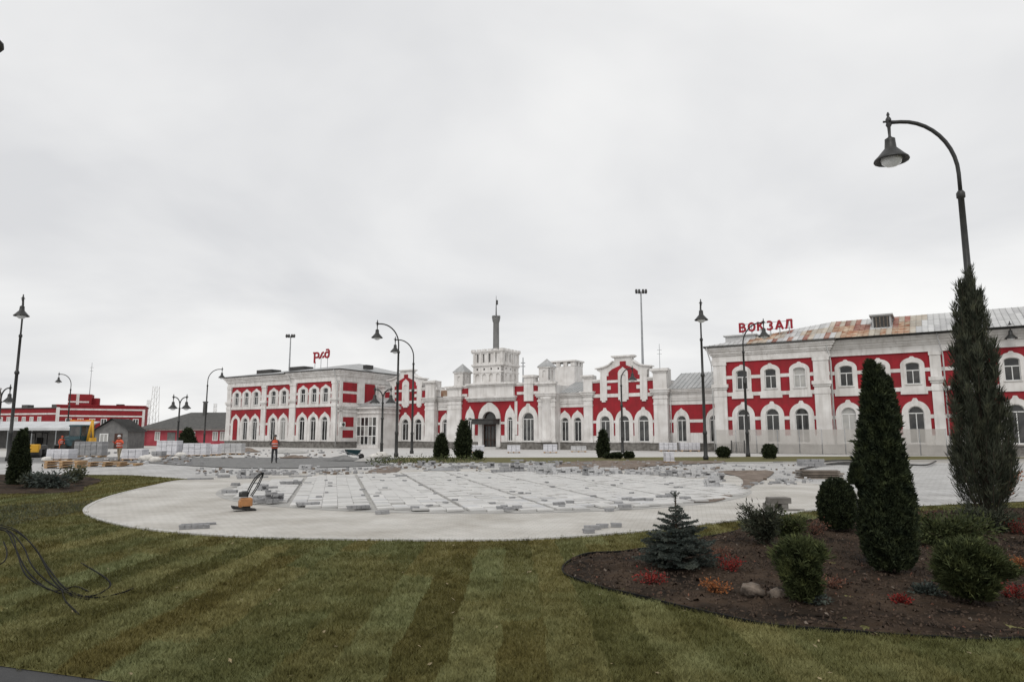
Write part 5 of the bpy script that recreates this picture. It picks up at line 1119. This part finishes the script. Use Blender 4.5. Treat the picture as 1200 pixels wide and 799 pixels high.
pallet_stack(77, 549, 3, 'stack of wooden pallets right of the left thuja'); pallet_stack(125, 547, 2, 'stack of wooden pallets before the left worker'); pallet_stack(145, 546, 1, 'single wooden pallet right of the left worker boots')
t = thing('timber_stack', gnd(961, 561) + (.03,), 'weathered stack of boards on the right-hand paving', 'boards', rz=-.05)
for k_ in range(4):
    for i in range(5): MB().box(-.85 + random.uniform(-.1, .1), .75 + random.uniform(-.1, .15), -.4 + i * .17, -.26 + i * .17, k_ * .09, k_ * .09 + .06).build('board', M['oldwood'], t)
tag(brick_o := link('paving_block_pile', brick_pile(4, 3, 3, seed=77, drop=.2), None, (*gnd(952, 556), .40), (0, 0, .2), (1.5, 1.5, 1.5)), 'loose blocks heaped on top of the weathered boards', 'paving blocks')
for i, (p, lb) in enumerate((([(938, 552), (965, 546), (1000, 546), (1040, 548)], 'long dark bar lying right of the board stack'), ([(950, 549), (985, 544.5), (1020, 545)], 'upper dark bar lying behind the board stack'), ([(1060, 547), (1085, 548), (1097, 543)], 'bent dark bar right of the big cone thuja'), ([(948, 546), (975, 543), (1012, 542.5)], 'farthest dark bar behind the board stack'))):
    tag(MB().tube(smooth_poly([(*gnd(*q), .10 + .03 * i) for q in p], 5, False), .05, 6).build('steel_bar', M['darkmetal']), lb, 'bar', 'dark bars on the right paving')
def sack(px, py, s_, seed, label):
    x, y = gnd(px, py); mb = MB(); mb.smooth = True; n, m_ = 12, 8; vs_ = []
    for i in range(m_):
        a = math.pi * i / (m_ - 1)
        for j in range(n):
            b = 2 * math.pi * j / n; d = Vector((math.sin(a) * math.cos(b), math.sin(a) * math.sin(b), math.cos(a))); f_ = 1 + .35 * mnoise.noise(d * 1.8 + Vector((seed, 0, 0)))
            vs_.append((d.x * s_ * f_, d.y * s_ * .7 * f_, max(-.1, d.z * s_ * .5 * f_ + s_ * .35)))
    mb.add(vs_, [(i * n + j, (i + 1) * n + j, (i + 1) * n + (j + 1) % n, i * n + (j + 1) % n) for i in range(m_ - 1) for j in range(n)])
    tag(mb.build('sack', M['bag'], None, (x, y, .03)), label, 'sack', 'white sacks by the pallets')
for i, (px, py, s_, lb) in enumerate(((172, 541, .55, 'slumped white sack between the white pallets'), (181, 542, .45, 'smaller white sack beside the slumped one'), (55, 541, .4, 'white sack left of the white block pallet'), (212, 536, .5, 'white sack left of the conifer pallet'), (447, 537, .6, 'white sack at the foot of the porch lamps'), (438, 538, .45, 'small white sack left of the porch lamps'), (205, 539, .3, 'small white sack before the tallest pallet'))): sack(px, py, s_, i * 3.1, lb)
def heap(px, py, sx, sy, sz, seed, mat_, label, cat='heap'):
    x, y = gnd(px, py); mb = MB(); mb.smooth = True; n, m_ = 18, 6; vs_ = [(0, 0, sz)]
    for i in range(1, m_):
        for j in range(n):
            q = i / (m_ - 1); b = 2 * math.pi * j / n; f_ = 1 + .3 * mnoise.noise(Vector((math.cos(b) * 1.5, math.sin(b) * 1.5, seed + q)))
            vs_.append((math.cos(b) * sx * q * f_, math.sin(b) * sy * q * f_, max(0, sz * (1 - q) ** .8 * (1 + .5 * mnoise.noise(Vector((math.cos(b) * 2 * q, math.sin(b) * 2 * q, seed)))))))
    fs_ = [(0, 1 + j, 1 + (j + 1) % n) for j in range(n)]
    for i in range(m_ - 2):
        for j in range(n): a = 1 + i * n; fs_.append((a + j, a + n + j, a + n + (j + 1) % n, a + (j + 1) % n))
    mb.add(vs_, fs_); tag(mb.build('heap', M[mat_], None, (x, y, .06)), label, cat, 'heaps of soil and sand')
heap(346, 537, 1.3, .9, .22, 1, 'dirt', 'low brown heap right of the worker near the left wing'); heap(338, 531, 2.2, 1.2, .35, 2, 'sand', 'pale sand heap behind the right worker'); heap(400, 540, 1.6, .9, .35, 3, 'asphalt', 'dark heap left of the wheelbarrow'); heap(430, 541, 1.0, .7, .3, 4, 'sand', 'pale heap right of the wheelbarrow'); heap(290, 530, 1.6, 1.0, .45, 5, 'dirt', 'reddish heap left of the right worker'); heap(520, 552, .9, .5, .16, 6, 'paver', 'grey rubble heap on the far left of the disc'); heap(880, 556, .8, .5, .12, 7, 'dirt', 'small brown heap by the trench')
# plate compactor
t = thing('plate_compactor', gnd(288, 600) + (.045,), 'orange plate compactor with black looped handle on the plaza ring', 'compactor', rz=.5)
p = MB(); p.add([(-.36, -.2, .06), (.24, -.2, .0), (.24, .2, 0), (-.36, .2, .06), (-.38, -.2, .13), (.26, -.2, .03), (.26, .2, .03), (-.38, .2, .13)], [(0, 3, 2, 1), (4, 5, 6, 7), (0, 1, 5, 4), (1, 2, 6, 5), (2, 3, 7, 6), (3, 0, 4, 7)]); p.build('base_plate', M['rubber'], t)
b = MB(); b.bbox(-.17, .15, -.17, .17, .12, .33, .03); b.bbox(-.2, -.12, -.15, .15, .05, .27, .02); body_ = b.build('body', M['orange'], t)
b = MB(); b.lathe([(.0, 0), (.10, 0), (.10, .16), (0, .16)], (0.02, 0, .05), 10); b.box(-.07, .1, -.14, .14, .04, .14); b.build('engine_mount', M['rubber'], t)
b = MB(); b.bbox(-.14, .03, -.12, .12, .36, .50, .02); b.lathe([(0, 0), (.09, 0), (.09, .12), (0, .12)], (-.12, 0, .36), 10); b.build('engine', M['iron'], t)
for s_ in (-1, 1): MB().tube(smooth_poly([(.0, s_ * .15, .36), (.08, s_ * .15, .58), (.22, s_ * .15, .82), (.36, s_ * .13, .94), (.42, s_ * .06, .96), (.42, 0, .96)], 4, False), .016, 6).build('handle', M['black'], t)
MB().tube(smooth_poly([(.12, -.12, .36), (.27, -.12, .6), (.39, -.1, .86), (.42, 0, .94), (.39, .1, .86), (.27, .12, .6), (.12, .12, .36)], 4, False), .014, 6).build('handle', M['black'], t)
t.scale = (.86, .86, .92)
# wheelbarrow
t = thing('wheelbarrow', gnd(413, 539) + (.06,), 'dark wheelbarrow standing near the glazed porch', 'wheelbarrow', rz=.5)
b = MB(); b.add([(-.35, -.25, .35), (.35, -.22, .35), (.35, .22, .35), (-.35, .25, .35), (-.55, -.38, .75), (.6, -.33, .7), (.6, .33, .7), (-.55, .38, .75)], [(0, 1, 2, 3), (3, 2, 1, 0), (0, 4, 5, 1), (1, 5, 6, 2), (2, 6, 7, 3), (3, 7, 4, 0), (1, 5, 4, 0), (2, 6, 5, 1), (3, 7, 6, 2), (0, 4, 7, 3)]); b.build('tray', M['teal'], t)
MB().lathe([(.0, -.05), (.17, -.06), (.21, -.03), (.21, .03), (.17, .06), (0, .05)], (0, 0, 0), 14).build('wheel', M['rubber'], t, (.68, 0, .21), (math.pi / 2, 0, 0))
for s_ in (-1, 1): MB().tube([(.72, s_ * .1, .21), (.1, s_ * .25, .36), (-.95, s_ * .33, .68)], .02, 6).build('handle', M['steel'], t); MB().tube([(-.25, s_ * .26, .4), (-.4, s_ * .27, 0)], .02, 6).build('leg', M['steel'], t)

# ------------------------------------------------------------------ people
def person_mat(name, zones):
    """clothing by height on the body: list of (z, colour)"""
    m = bpy.data.materials.new(name); m.use_nodes = True; t_ = m.node_tree; b = t_.nodes['Principled BSDF']; b.inputs['Roughness'].default_value = .85
    co = t_.nodes.new('ShaderNodeTexCoord'); sp = t_.nodes.new('ShaderNodeSeparateXYZ'); t_.links.new(co.outputs['Object'], sp.inputs[0])
    mr = t_.nodes.new('ShaderNodeMath'); mr.operation = 'DIVIDE'; mr.inputs[1].default_value = 2.0; t_.links.new(sp.outputs[2], mr.inputs[0])
    rp_ = t_.nodes.new('ShaderNodeValToRGB'); rp_.color_ramp.interpolation = 'CONSTANT'; t_.links.new(mr.outputs[0], rp_.inputs[0]); e_ = rp_.color_ramp.elements
    e_[0].position = 0; e_[0].color = (*zones[0][1], 1); e_[1].position = zones[1][0] / 2; e_[1].color = (*zones[1][1], 1)
    for z, c in zones[2:]: q = e_.new(z / 2); q.color = (*c, 1)
    t_.links.new(rp_.outputs[0], b.inputs['Base Color']); return m
def person(X, Y, rz, label, legs, coat, sleeves, helmet, elbows, hands, stride=.12, H=1.76, vest=True, bend=0.0):
    t = thing('person', (X, Y, .06), label, 'person', rz=rz); k_ = H / 1.76
    J = {'pel': (0, 0, .96), 'bel': (0, -.02 - bend * .3, 1.14), 'chest': (0, -bend * .7, 1.33), 'neck': (0, -bend, 1.48), 'hd0': (0, -.03 - bend, 1.57), 'hd1': (0, -.03 - bend * 1.1, 1.66), 'hd2': (0, -.02 - bend * 1.1, 1.74)}
    rd = {'pel': (.155, .12), 'bel': (.145, .11), 'chest': (.165, .12), 'neck': (.055, .055), 'hd0': (.07, .08), 'hd1': (.078, .095), 'hd2': (.055, .065)}
    E_ = [('pel', 'bel'), ('bel', 'chest'), ('chest', 'neck'), ('neck', 'hd0'), ('hd0', 'hd1'), ('hd1', 'hd2')]
    for i, s_ in enumerate((-1, 1)):
        n = str(i); sy = stride * s_
        J.update({'hip' + n: (s_ * .10, 0, .90), 'kn' + n: (s_ * .12, -sy * .5 - .03, .49), 'an' + n: (s_ * .13, sy * .35 * 0 - sy, .09), 'to' + n: (s_ * .15, -sy - .17, .035)})
        rd.update({'hip' + n: (.095, .1), 'kn' + n: (.068, .068), 'an' + n: (.05, .055), 'to' + n: (.045, .03)})
        E_ += [('pel', 'hip' + n), ('hip' + n, 'kn' + n), ('kn' + n, 'an' + n), ('an' + n, 'to' + n)]
        ex, ey, ez = elbows[i]; hx, hy, hz = hands[i]
        J.update({'sh' + n: (s_ * .19, -bend * .8, 1.41), 'el' + n: (s_ * ex, ey, ez), 'wr' + n: (s_ * hx, hy, hz)}); rd.update({'sh' + n: (.075, .075), 'el' + n: (.052, .052), 'wr' + n: (.034, .034)})
        E_ += [('chest', 'sh' + n), ('sh' + n, 'el' + n), ('el' + n, 'wr' + n)]
        d = (Vector(J['wr' + n]) - Vector(J['el' + n])).normalized(); side = d.orthogonal().normalized()
        pa = Vector(J['wr' + n]) + d * .075; J['pa' + n] = tuple(pa); rd['pa' + n] = (.036, .02); E_.append(('wr' + n, 'pa' + n))
        for f_ in range(5):
            o_ = (f_ - 2) * .019; ln_ = (.055, .075, .08, .075, .06)[f_] if f_ else .05
            b0 = pa + side * (o_ if f_ else -.045) + d * (.02 if f_ else -.03); J['f%d' % f_ + n] = tuple(b0 + d * ln_); rd['f%d' % f_ + n] = (.009, .009); E_.append(('pa' + n, 'f%d' % f_ + n))
    names = list(J); me = bpy.data.meshes.new('body'); me.from_pydata([tuple(c * k_ for c in J[n]) for n in names], [(names.index(a), names.index(b)) for a, b in E_], [])
    bo = link('body', me, t); sk = bo.modifiers.new('skin', 'SKIN'); 
    for i, n in enumerate(names):
        v = me.skin_vertices[0].data[i]; v.radius = rd[n]; v.use_root = (n == 'pel')
    sk.use_smooth_shade = True; ss = bo.modifiers.new('sub', 'SUBSURF'); ss.levels = 1; ss.render_levels = 1
    skin = (.42, .25, .18)
    me.materials.append(person_mat('clothing', [(0, (.02, .018, .016)), (.13 * k_, legs), (.93 * k_, coat), (1.50 * k_, skin), (1.71 * k_, (.03, .022, .016))]))
    if vest:
        v_ = MB(); v_.smooth = True; n = 14; vs_ = []
        for z, rx, ry, oy in ((.93, .20, .165, 0), (1.1, .195, .155, -bend * .25), (1.3, .205, .16, -bend * .65), (1.42, .17, .13, -bend * .85), (1.47, .09, .085, -bend)):
            for j in range(n): a = 2 * math.pi * j / n; vs_.append((math.cos(a) * rx * k_, math.sin(a) * ry * k_ + oy, z * k_))
        v_.add(vs_, [(i * n + j, i * n + (j + 1) % n, (i + 1) * n + (j + 1) % n, (i + 1) * n + j) for i in range(4) for j in range(n)]); v_.build('vest', M['vest'], t)
        s2 = MB(); 
        for z in (1.04, 1.2): s2.lathe([(.2 * k_, z * k_), (.206 * k_, z * k_), (.206 * k_, (z + .05) * k_), (.2 * k_, (z + .05) * k_)], (0, -bend * .35, 0), 14)
        s2.build('reflective_band', M['tent'], t)
    hm = MB(); hm.lathe([(.135, 0), (.138, .015), (.112, .02), (.108, .06), (.085, .11), (.045, .135), (.0, .14)], (0, (-.03 - bend * 1.1), 1.675 * k_), 14); hm.build('cap', M[helmet], t)
X_, Y_ = gnd(321, 543.5); person(X_, Y_, R(20), 'worker in dark trousers and orange vest standing before the left wing', (.025, .025, .03), (.06, .05, .05), 0, 'darkmetal', ((.30, -.02, 1.16), (.28, -.02, 1.18)), ((.20, -.24, 1.12), (.24, -.22, 1.08)), .10, 1.80, bend=.05)
X_, Y_ = gnd(139, 541.5); person(X_, Y_, R(-15), 'worker in orange jacket and khaki trousers beside the grey pallet', (.22, .18, .12), (.62, .10, .045), 0, 'tent', ((.34, -.05, 1.2), (.33, -.05, 1.22)), ((.28, -.26, 1.30), (.26, -.28, 1.34)), .16, 1.78, bend=.08)
X_, Y_ = gnd(71, 531); person(X_, Y_, R(40), 'distant worker in orange bending near the tractor', (.4, .08, .03), (.65, .10, .04), 0, 'vest', ((.28, -.1, 1.15), (.28, -.1, 1.15)), ((.24, -.3, .95), (.22, -.3, .95)), .15, 1.7, bend=.22)

# ------------------------------------------------------------------ machines at the left
def wheel(parent, x, y, r_, wd):
    o = MB().lathe([(r_ * .55, -wd / 2), (r_ * .9, -wd / 2), (r_, -wd * .35), (r_, wd * .35), (r_ * .9, wd / 2), (r_ * .55, wd / 2)], (0, 0, 0), 18).build('wheel', M['rubber'], parent, (x, y, r_), (math.pi / 2, 0, 0))
    MB().lathe([(.0, -wd * .3), (r_ * .56, -wd * .42), (r_ * .56, wd * .42), (0, wd * .3)], (0, 0, 0), 14).build('rim', M['yellow'], o)
X_, Y_ = gnd(93, 531)
t = thing('backhoe_tractor', (X_, Y_, 0.02), 'dark teal and yellow backhoe tractor behind the pallets', 'tractor', rz=R(160))
b = MB(); b.bbox(-.9, 1.9, -.55, .55, .75, 1.45, .08); b.bbox(.75, 1.95, -.42, .42, 1.3, 1.75, .1); b.build('chassis', M['teal'], t)
b = MB()
for x in (-.85, .65):
    for y in (-.72, .72): b.box(x - .05, x + .05, y - .05, y + .05, 1.4, 2.75)
b.bbox(-1.0, .8, -.85, .85, 2.75, 2.92, .06); b.box(-.9, .7, -.78, .78, 1.35, 1.75); cb = b.build('cab', M['teal'], t)
for y in (-.75, .75): MB().box(-.8, .6, y - .012, y + .012, 1.78, 2.74).build('window', M['glass'], cb)
for x in (-.87, .67): MB().box(x - .012, x + .012, -.66, .66, 1.78, 2.74).build('window', M['glass'], cb)
for y in (-.75, .75): wheel(t, -.65, y, .72, .42); wheel(t, 1.5, y * .85, .48, .32)
b = MB(); b.tube([(-1.0, 0, 1.0), (-1.25, 0, 2.4), (-1.5, 0, 3.4)], [.16, .14, .1], 6); b.tube([(-1.5, 0, 3.4), (-1.75, 0, 1.6)], [.13, .1], 6); b.build('boom', M['yellow'], t)
b = MB(); b.plate([(-2.0, .8), (-1.5, .85), (-1.55, 1.6), (-1.85, 1.6)], [], -.3, .3, True); b.build('bucket', M['yellow'], t)
b = MB(); b.tube([(1.4, .5, 1.2), (2.5, .5, .6)], .08, 6); b.tube([(1.4, -.5, 1.2), (2.5, -.5, .6)], .08, 6); b.plate([(2.4, .15), (3.1, .2), (2.6, .9), (2.4, .8)], [], -1.0, 1.0, True); b.build('loader', M['iron'], t)
X_, Y_ = gnd(43, 536)
t = thing('road_roller', (X_, Y_, .02), 'small yellow and black road roller right of the left thuja', 'roller', rz=R(285))
MB().lathe([(0, -.5), (.36, -.5), (.38, -.48), (.38, .48), (.36, .5), (0, .5)], (0, 0, 0), 20).build('drum', M['iron'], t, (.75, 0, .38), (math.pi / 2, 0, 0)); MB().lathe([(0, -.5), (.36, -.5), (.38, -.48), (.38, .48), (.36, .5), (0, .5)], (0, 0, 0), 20).build('drum', M['iron'], t, (-.75, 0, .38), (math.pi / 2, 0, 0))
b = MB(); b.bbox(-1.0, .7, -.42, .42, .62, 1.05, .08); b.build('body', M['iron'], t); b = MB(); b.bbox(.7, 1.2, -.5, .5, .45, 1.1, .06); b.build('bonnet', M['yellow'], t)
b = MB(); b.bbox(-.35, .1, -.25, .25, 1.05, 1.2, .03); b.bbox(-.42, -.3, -.25, .25, 1.15, 1.65, .03); b.build('seat', M['black'], t)
b = MB()
for y in (-.45, .45): b.tube([(-.6, y, 1.0), (-.6, y, 2.0), (.55, y, 2.05), (.6, y, 1.0)], .035, 6)
b.bbox(-.75, .7, -.55, .55, 2.05, 2.14, .03); b.build('canopy', M['black'], t)

# ------------------------------------------------------------------ fence of netting in front of the right wing
FN = thing('netting_fence', st_loc(26.5, -1.9, .03), 'pale see-through netting fence along the foot of the right wing', 'fence', rz=-AL)
for i in range(11):
    x = i * 2.05; MB().tube([(x, 0, 0), (x, 0, 2.42)], .03, 6).build('post', M['steel'], FN)
    if i < 10:
        mb = MB(); nx = 6
        for a in range(nx):
            xa, xb = x + .04 + 1.97 * a / nx, x + .04 + 1.97 * (a + 1) / nx; ya, yb_ = .05 * math.sin(a * 1.3 + i), .05 * math.sin((a + 1) * 1.3 + i)
            mb.add([(xa, ya, .05), (xb, yb_, .05), (xb, yb_ * .3, 2.4), (xa, ya * .3, 2.4)], [(0, 1, 2, 3)])
        mb.build('netting_panel', M['net'], FN)
GT = thing('iron_gate', st_loc(28.2, -2.4, .03), 'dark low iron gate leaning before the netting by the curved lamp', 'gate', rz=-AL)
for x in (0, 1.3): MB().box(x - .05, x + .05, -.05, .05, 0, 1.3).build('post', M['darkmetal'], GT)
for i in range(6): MB().tube([(.15 + i * .2, 0, .15), (.15 + i * .2, 0, 1.1)], .018, 5).build('bar', M['darkmetal'], GT)
for z in (.15, 1.1): MB().tube([(0, 0, z), (1.3, 0, z)], .022, 5).build('rail', M['darkmetal'], GT)

# ------------------------------------------------------------------ background at the left
def simple_window(parent, x, y, z, w_, h_, fm='frame', gm='glass'):
    f_ = MB().plate([(x, z), (x + w_, z), (x + w_, z + h_), (x, z + h_)], [[(x + .12, z + .12), (x + w_ - .12, z + .12), (x + w_ - .12, z + h_ - .12), (x + .12, z + h_ - .12)]], y - .06, y + .05).box(x + w_ / 2 - .05, x + w_ / 2 + .05, y - .03, y + .05, z + .1, z + h_ - .1).build('window', M[fm], parent)
    MB().box(x + .1, x + w_ - .1, y - .01, y + .04, z + .1, z + h_ - .1).build('pane', M[gm], f_)
# red building: corner seen at column 68
RB = thing('red_brick_building', (-89.0, 134.0, 0), 'dark red brick two-storey building with white bands at far left', 'building', rz=R(25))
one('wall', 'brickred', (0, 15.2, 0, 12, 0, 7.65), parent=RB)
for z0, z1 in ((5.5, 5.8), (6.8, 7.1)): one('band', 'white', (-.06, 15.26, -.08, 0.1, z0, z1), parent=RB)
one('corner_strip', 'white', (-.05, .55, -.1, .2, 3.2, 7.3), parent=RB); one('corner_strip', 'white', (14.85, 15.3, -.1, .2, 3.6, 7.0), parent=RB); one('coping', 'brickred', (-.15, 15.35, -.15, 12.1, 7.65, 7.85), parent=RB)
for i, x in enumerate((1.6, 3.6, 5.6, 7.6, 9.5, 11.4, 13.2)): simple_window(RB, x, -.02, 3.7, 1.05, 1.45)
sgn = one('signboard', 'amber', (2.4, 6.6, -.3, -.1, 3.9, 4.9), parent=RB)
one('tower', 'brickred', (1.6, 5.6, 1, 5, 7.8, 10.0), (5.6, 6.8, 2, 4, 7.8, 9.3), parent=RB); one('tower_trim', 'white', (3.0, 3.5, .93, 1.1, 7.9, 9.95), (1.6, 5.2, .95, 1.1, 8.3, 8.6), parent=RB)
one('roof_vent', 'darkmetal', (9.8, 11.2, 3, 5, 7.8, 8.2), parent=RB)
RW = thing('red_brick_annex', (-89.2, 134.2, 0), 'lower red annex with a row of pale windows at the left edge', 'building', rz=R(-16))
one('wall', 'brickred', (-30, 0, 0, 12, 0, 7.1), parent=RW); one('band', 'white', (-30, 0, -.08, .1, 5.9, 6.2), parent=RW); one('coping', 'darkroof', (-30.2, .1, -.2, 12, 7.1, 7.3), parent=RW)
for i in range(13): simple_window(RW, -28.5 + i * 2.0, -.02, 3.6, .95, 1.9, 'frame', 'glasspale')
for x in (-14, -6): one('chimney', 'darkroof', (x, x + 1.6, 4, 5.4, 7.3, 8.1), parent=RW)
AB = thing('apartment_block', (-152, 178, 0), 'pale panel apartment block cut by the left picture edge', 'building')
one('wall', 'cream', (-14, 8.4, 0, 14, 0, 14.6), parent=AB); one('roof_slab', 'walk', (-14.2, 8.6, -.2, 14, 14.6, 15.0), parent=AB)
for j in range(4):
    for i in range(3): one('window', 'glass', (8.38, 8.46, 2 + i * 4.0, 3.6 + i * 4.0, 1.4 + j * 3.3, 3.0 + j * 3.3), parent=AB)
AW = thing('market_awning', (-66.5, 100, 0), 'long white awning roof in front of the red brick building', 'awning', rz=R(-3))
MB().add([(-16, -2.4, 2.9), (5.6, -2.4, 2.9), (5.6, 1.8, 3.9), (-16, 1.8, 3.9), (-16, -2.4, 2.55), (5.6, -2.4, 2.55), (5.6, 1.8, 3.75), (-16, 1.8, 3.75)], [(0, 1, 2, 3), (4, 5, 1, 0), (5, 6, 2, 1), (7, 4, 0, 3), (4, 7, 6, 5)]).build('roof_sheet', M['tent'], AW)
for i in range(7): one('post', 'steel', (-15.8 + i * 3.55, -15.7 + i * 3.55, -2.3, -2.2, 0, 2.6), parent=AW)
one('back_wall', 'greywall', (-16, 5.6, 1.7, 1.85, 0, 2.9), parent=AW)
KS = thing('kiosk', (-55.2, 95, 0), 'small grey gabled kiosk left of the dark-roofed house', 'kiosk', rz=R(8))
MB().plate([(-2.1, 0), (2.1, 0), (2.1, 2.6), (0, 4.0), (-2.1, 2.6)], [], 0, 6, True).build('wall', M['greywall'], KS)
MB().add([(-2.5, -.5, 2.4), (0, -.5, 4.2), (0, 6, 4.2), (-2.5, 6, 2.4), (2.5, -.5, 2.4), (2.5, 6, 2.4)], [(0, 1, 2, 3), (1, 4, 5, 2), (3, 2, 1, 0), (2, 5, 4, 1)]).build('roof', M['darkroof'], KS)
simple_window(KS, -1.5, -.02, .9, 1.1, 1.2, 'frame', 'glasspale'); one('door', 'doorwood', (.4, 1.4, -.05, .05, 0, 2.1), parent=KS)
HS = thing('dark_roofed_house', (-67.2, 125, 0), 'long low pink-red house with dark grey hipped roof left of the station', 'building', rz=R(-6))
one('wall', 'pinkwall', (0.6, 19.5, 0, 9, 0, 3.05), parent=HS); one('band', 'white', (.55, 19.55, -.08, .1, 2.75, 3.04), parent=HS)
MB().add([(-.6, -1.0, 3.05), (21, -1.0, 3.05), (21, 10, 3.05), (-.6, 10, 3.05), (6.5, 4.5, 6.1), (21, 4.5, 6.1)], [(0, 1, 5, 4), (2, 3, 4, 5), (3, 0, 4), (1, 2, 5), (3, 2, 1, 0)]).build('roof', M['darkroof'], HS)
for x in (2.6, 9.3, 13.6, 15.0): simple_window(HS, x, -.02, .9, 1.0, 1.65, 'frame', 'glasspale')
one('porch_post', 'white', (.5, .8, -.9, -.6, 0, 3), (17.3, 17.9, -.12, .1, 0, 2.8), parent=HS); one('door', 'greywall', (5.0, 6.5, -.06, .05, 0, 2.4), parent=HS)
one('chimney', 'darkroof', (9.4, 9.95, 3.5, 4.05, 5.2, 7.9), (9.32, 10.03, 3.42, 4.13, 7.9, 8.1), parent=HS)
# rubble and offcuts round the unfinished edges
def rubble(name, areas, label):
    rg = random.Random(9); mbs = {q: MB() for q in range(3)}
    for (x0_, x1_, y0_, y1_, n_, s_) in areas:
        for _ in range(n_):
            X_, Y_ = gnd(rg.uniform(x0_, x1_), rg.uniform(y0_, y1_)); a = rg.uniform(.4, 1) * s_; Mx = Matrix.Translation((X_, Y_, .07)) @ Matrix.Rotation(rg.uniform(0, 3.1), 4, 'Z') @ Matrix.Rotation(rg.gauss(0, .3), 4, 'X')
            mbs[rg.choice((0, 0, 1, 2))].box(-a, a, -a * rg.uniform(.4, .9), a * .6, -.04, a * rg.uniform(.3, .9), Mx)
    for q, mt_ in enumerate(('paver', 'dirt', 'paverpale')): tag(mbs[q].build(name, M[mt_]), label[q], 'rubble', kind='stuff')
rubble('rubble', [(260, 425, 528, 538, 110, .17), (230, 440, 550, 558, 140, .10), (440, 690, 543, 553, 130, .12), (700, 850, 549, 558, 120, .11), (60, 240, 538, 545, 90, .22), (860, 960, 545, 570, 60, .07), (600, 850, 541, 549, 110, .12), (60, 260, 531, 540, 70, .25), (280, 340, 575, 590, 25, .06)], ('grey broken blocks scattered round the unfinished paving', 'brown clods scattered round the unfinished paving', 'pale offcuts scattered round the unfinished paving'))
TL = thing('distant_treeline', (0, 0, 0), 'low grey-green belt of trees far behind the buildings', 'trees'); TL['kind'] = 'stuff'
vs_ = []; n = 9000; a = RNG.uniform(-.95, .2, n); d = RNG.uniform(430, 470, n); z = np.abs(RNG.normal(0, 3.2, n)).clip(0, 8)
P = np.stack([a * d, d, z], 1); crown_from([sprays(P, rnd_dirs(n), RNG.uniform(1.5, 3.5, n), 1.0)], M['weeds'], TL, 'foliage')
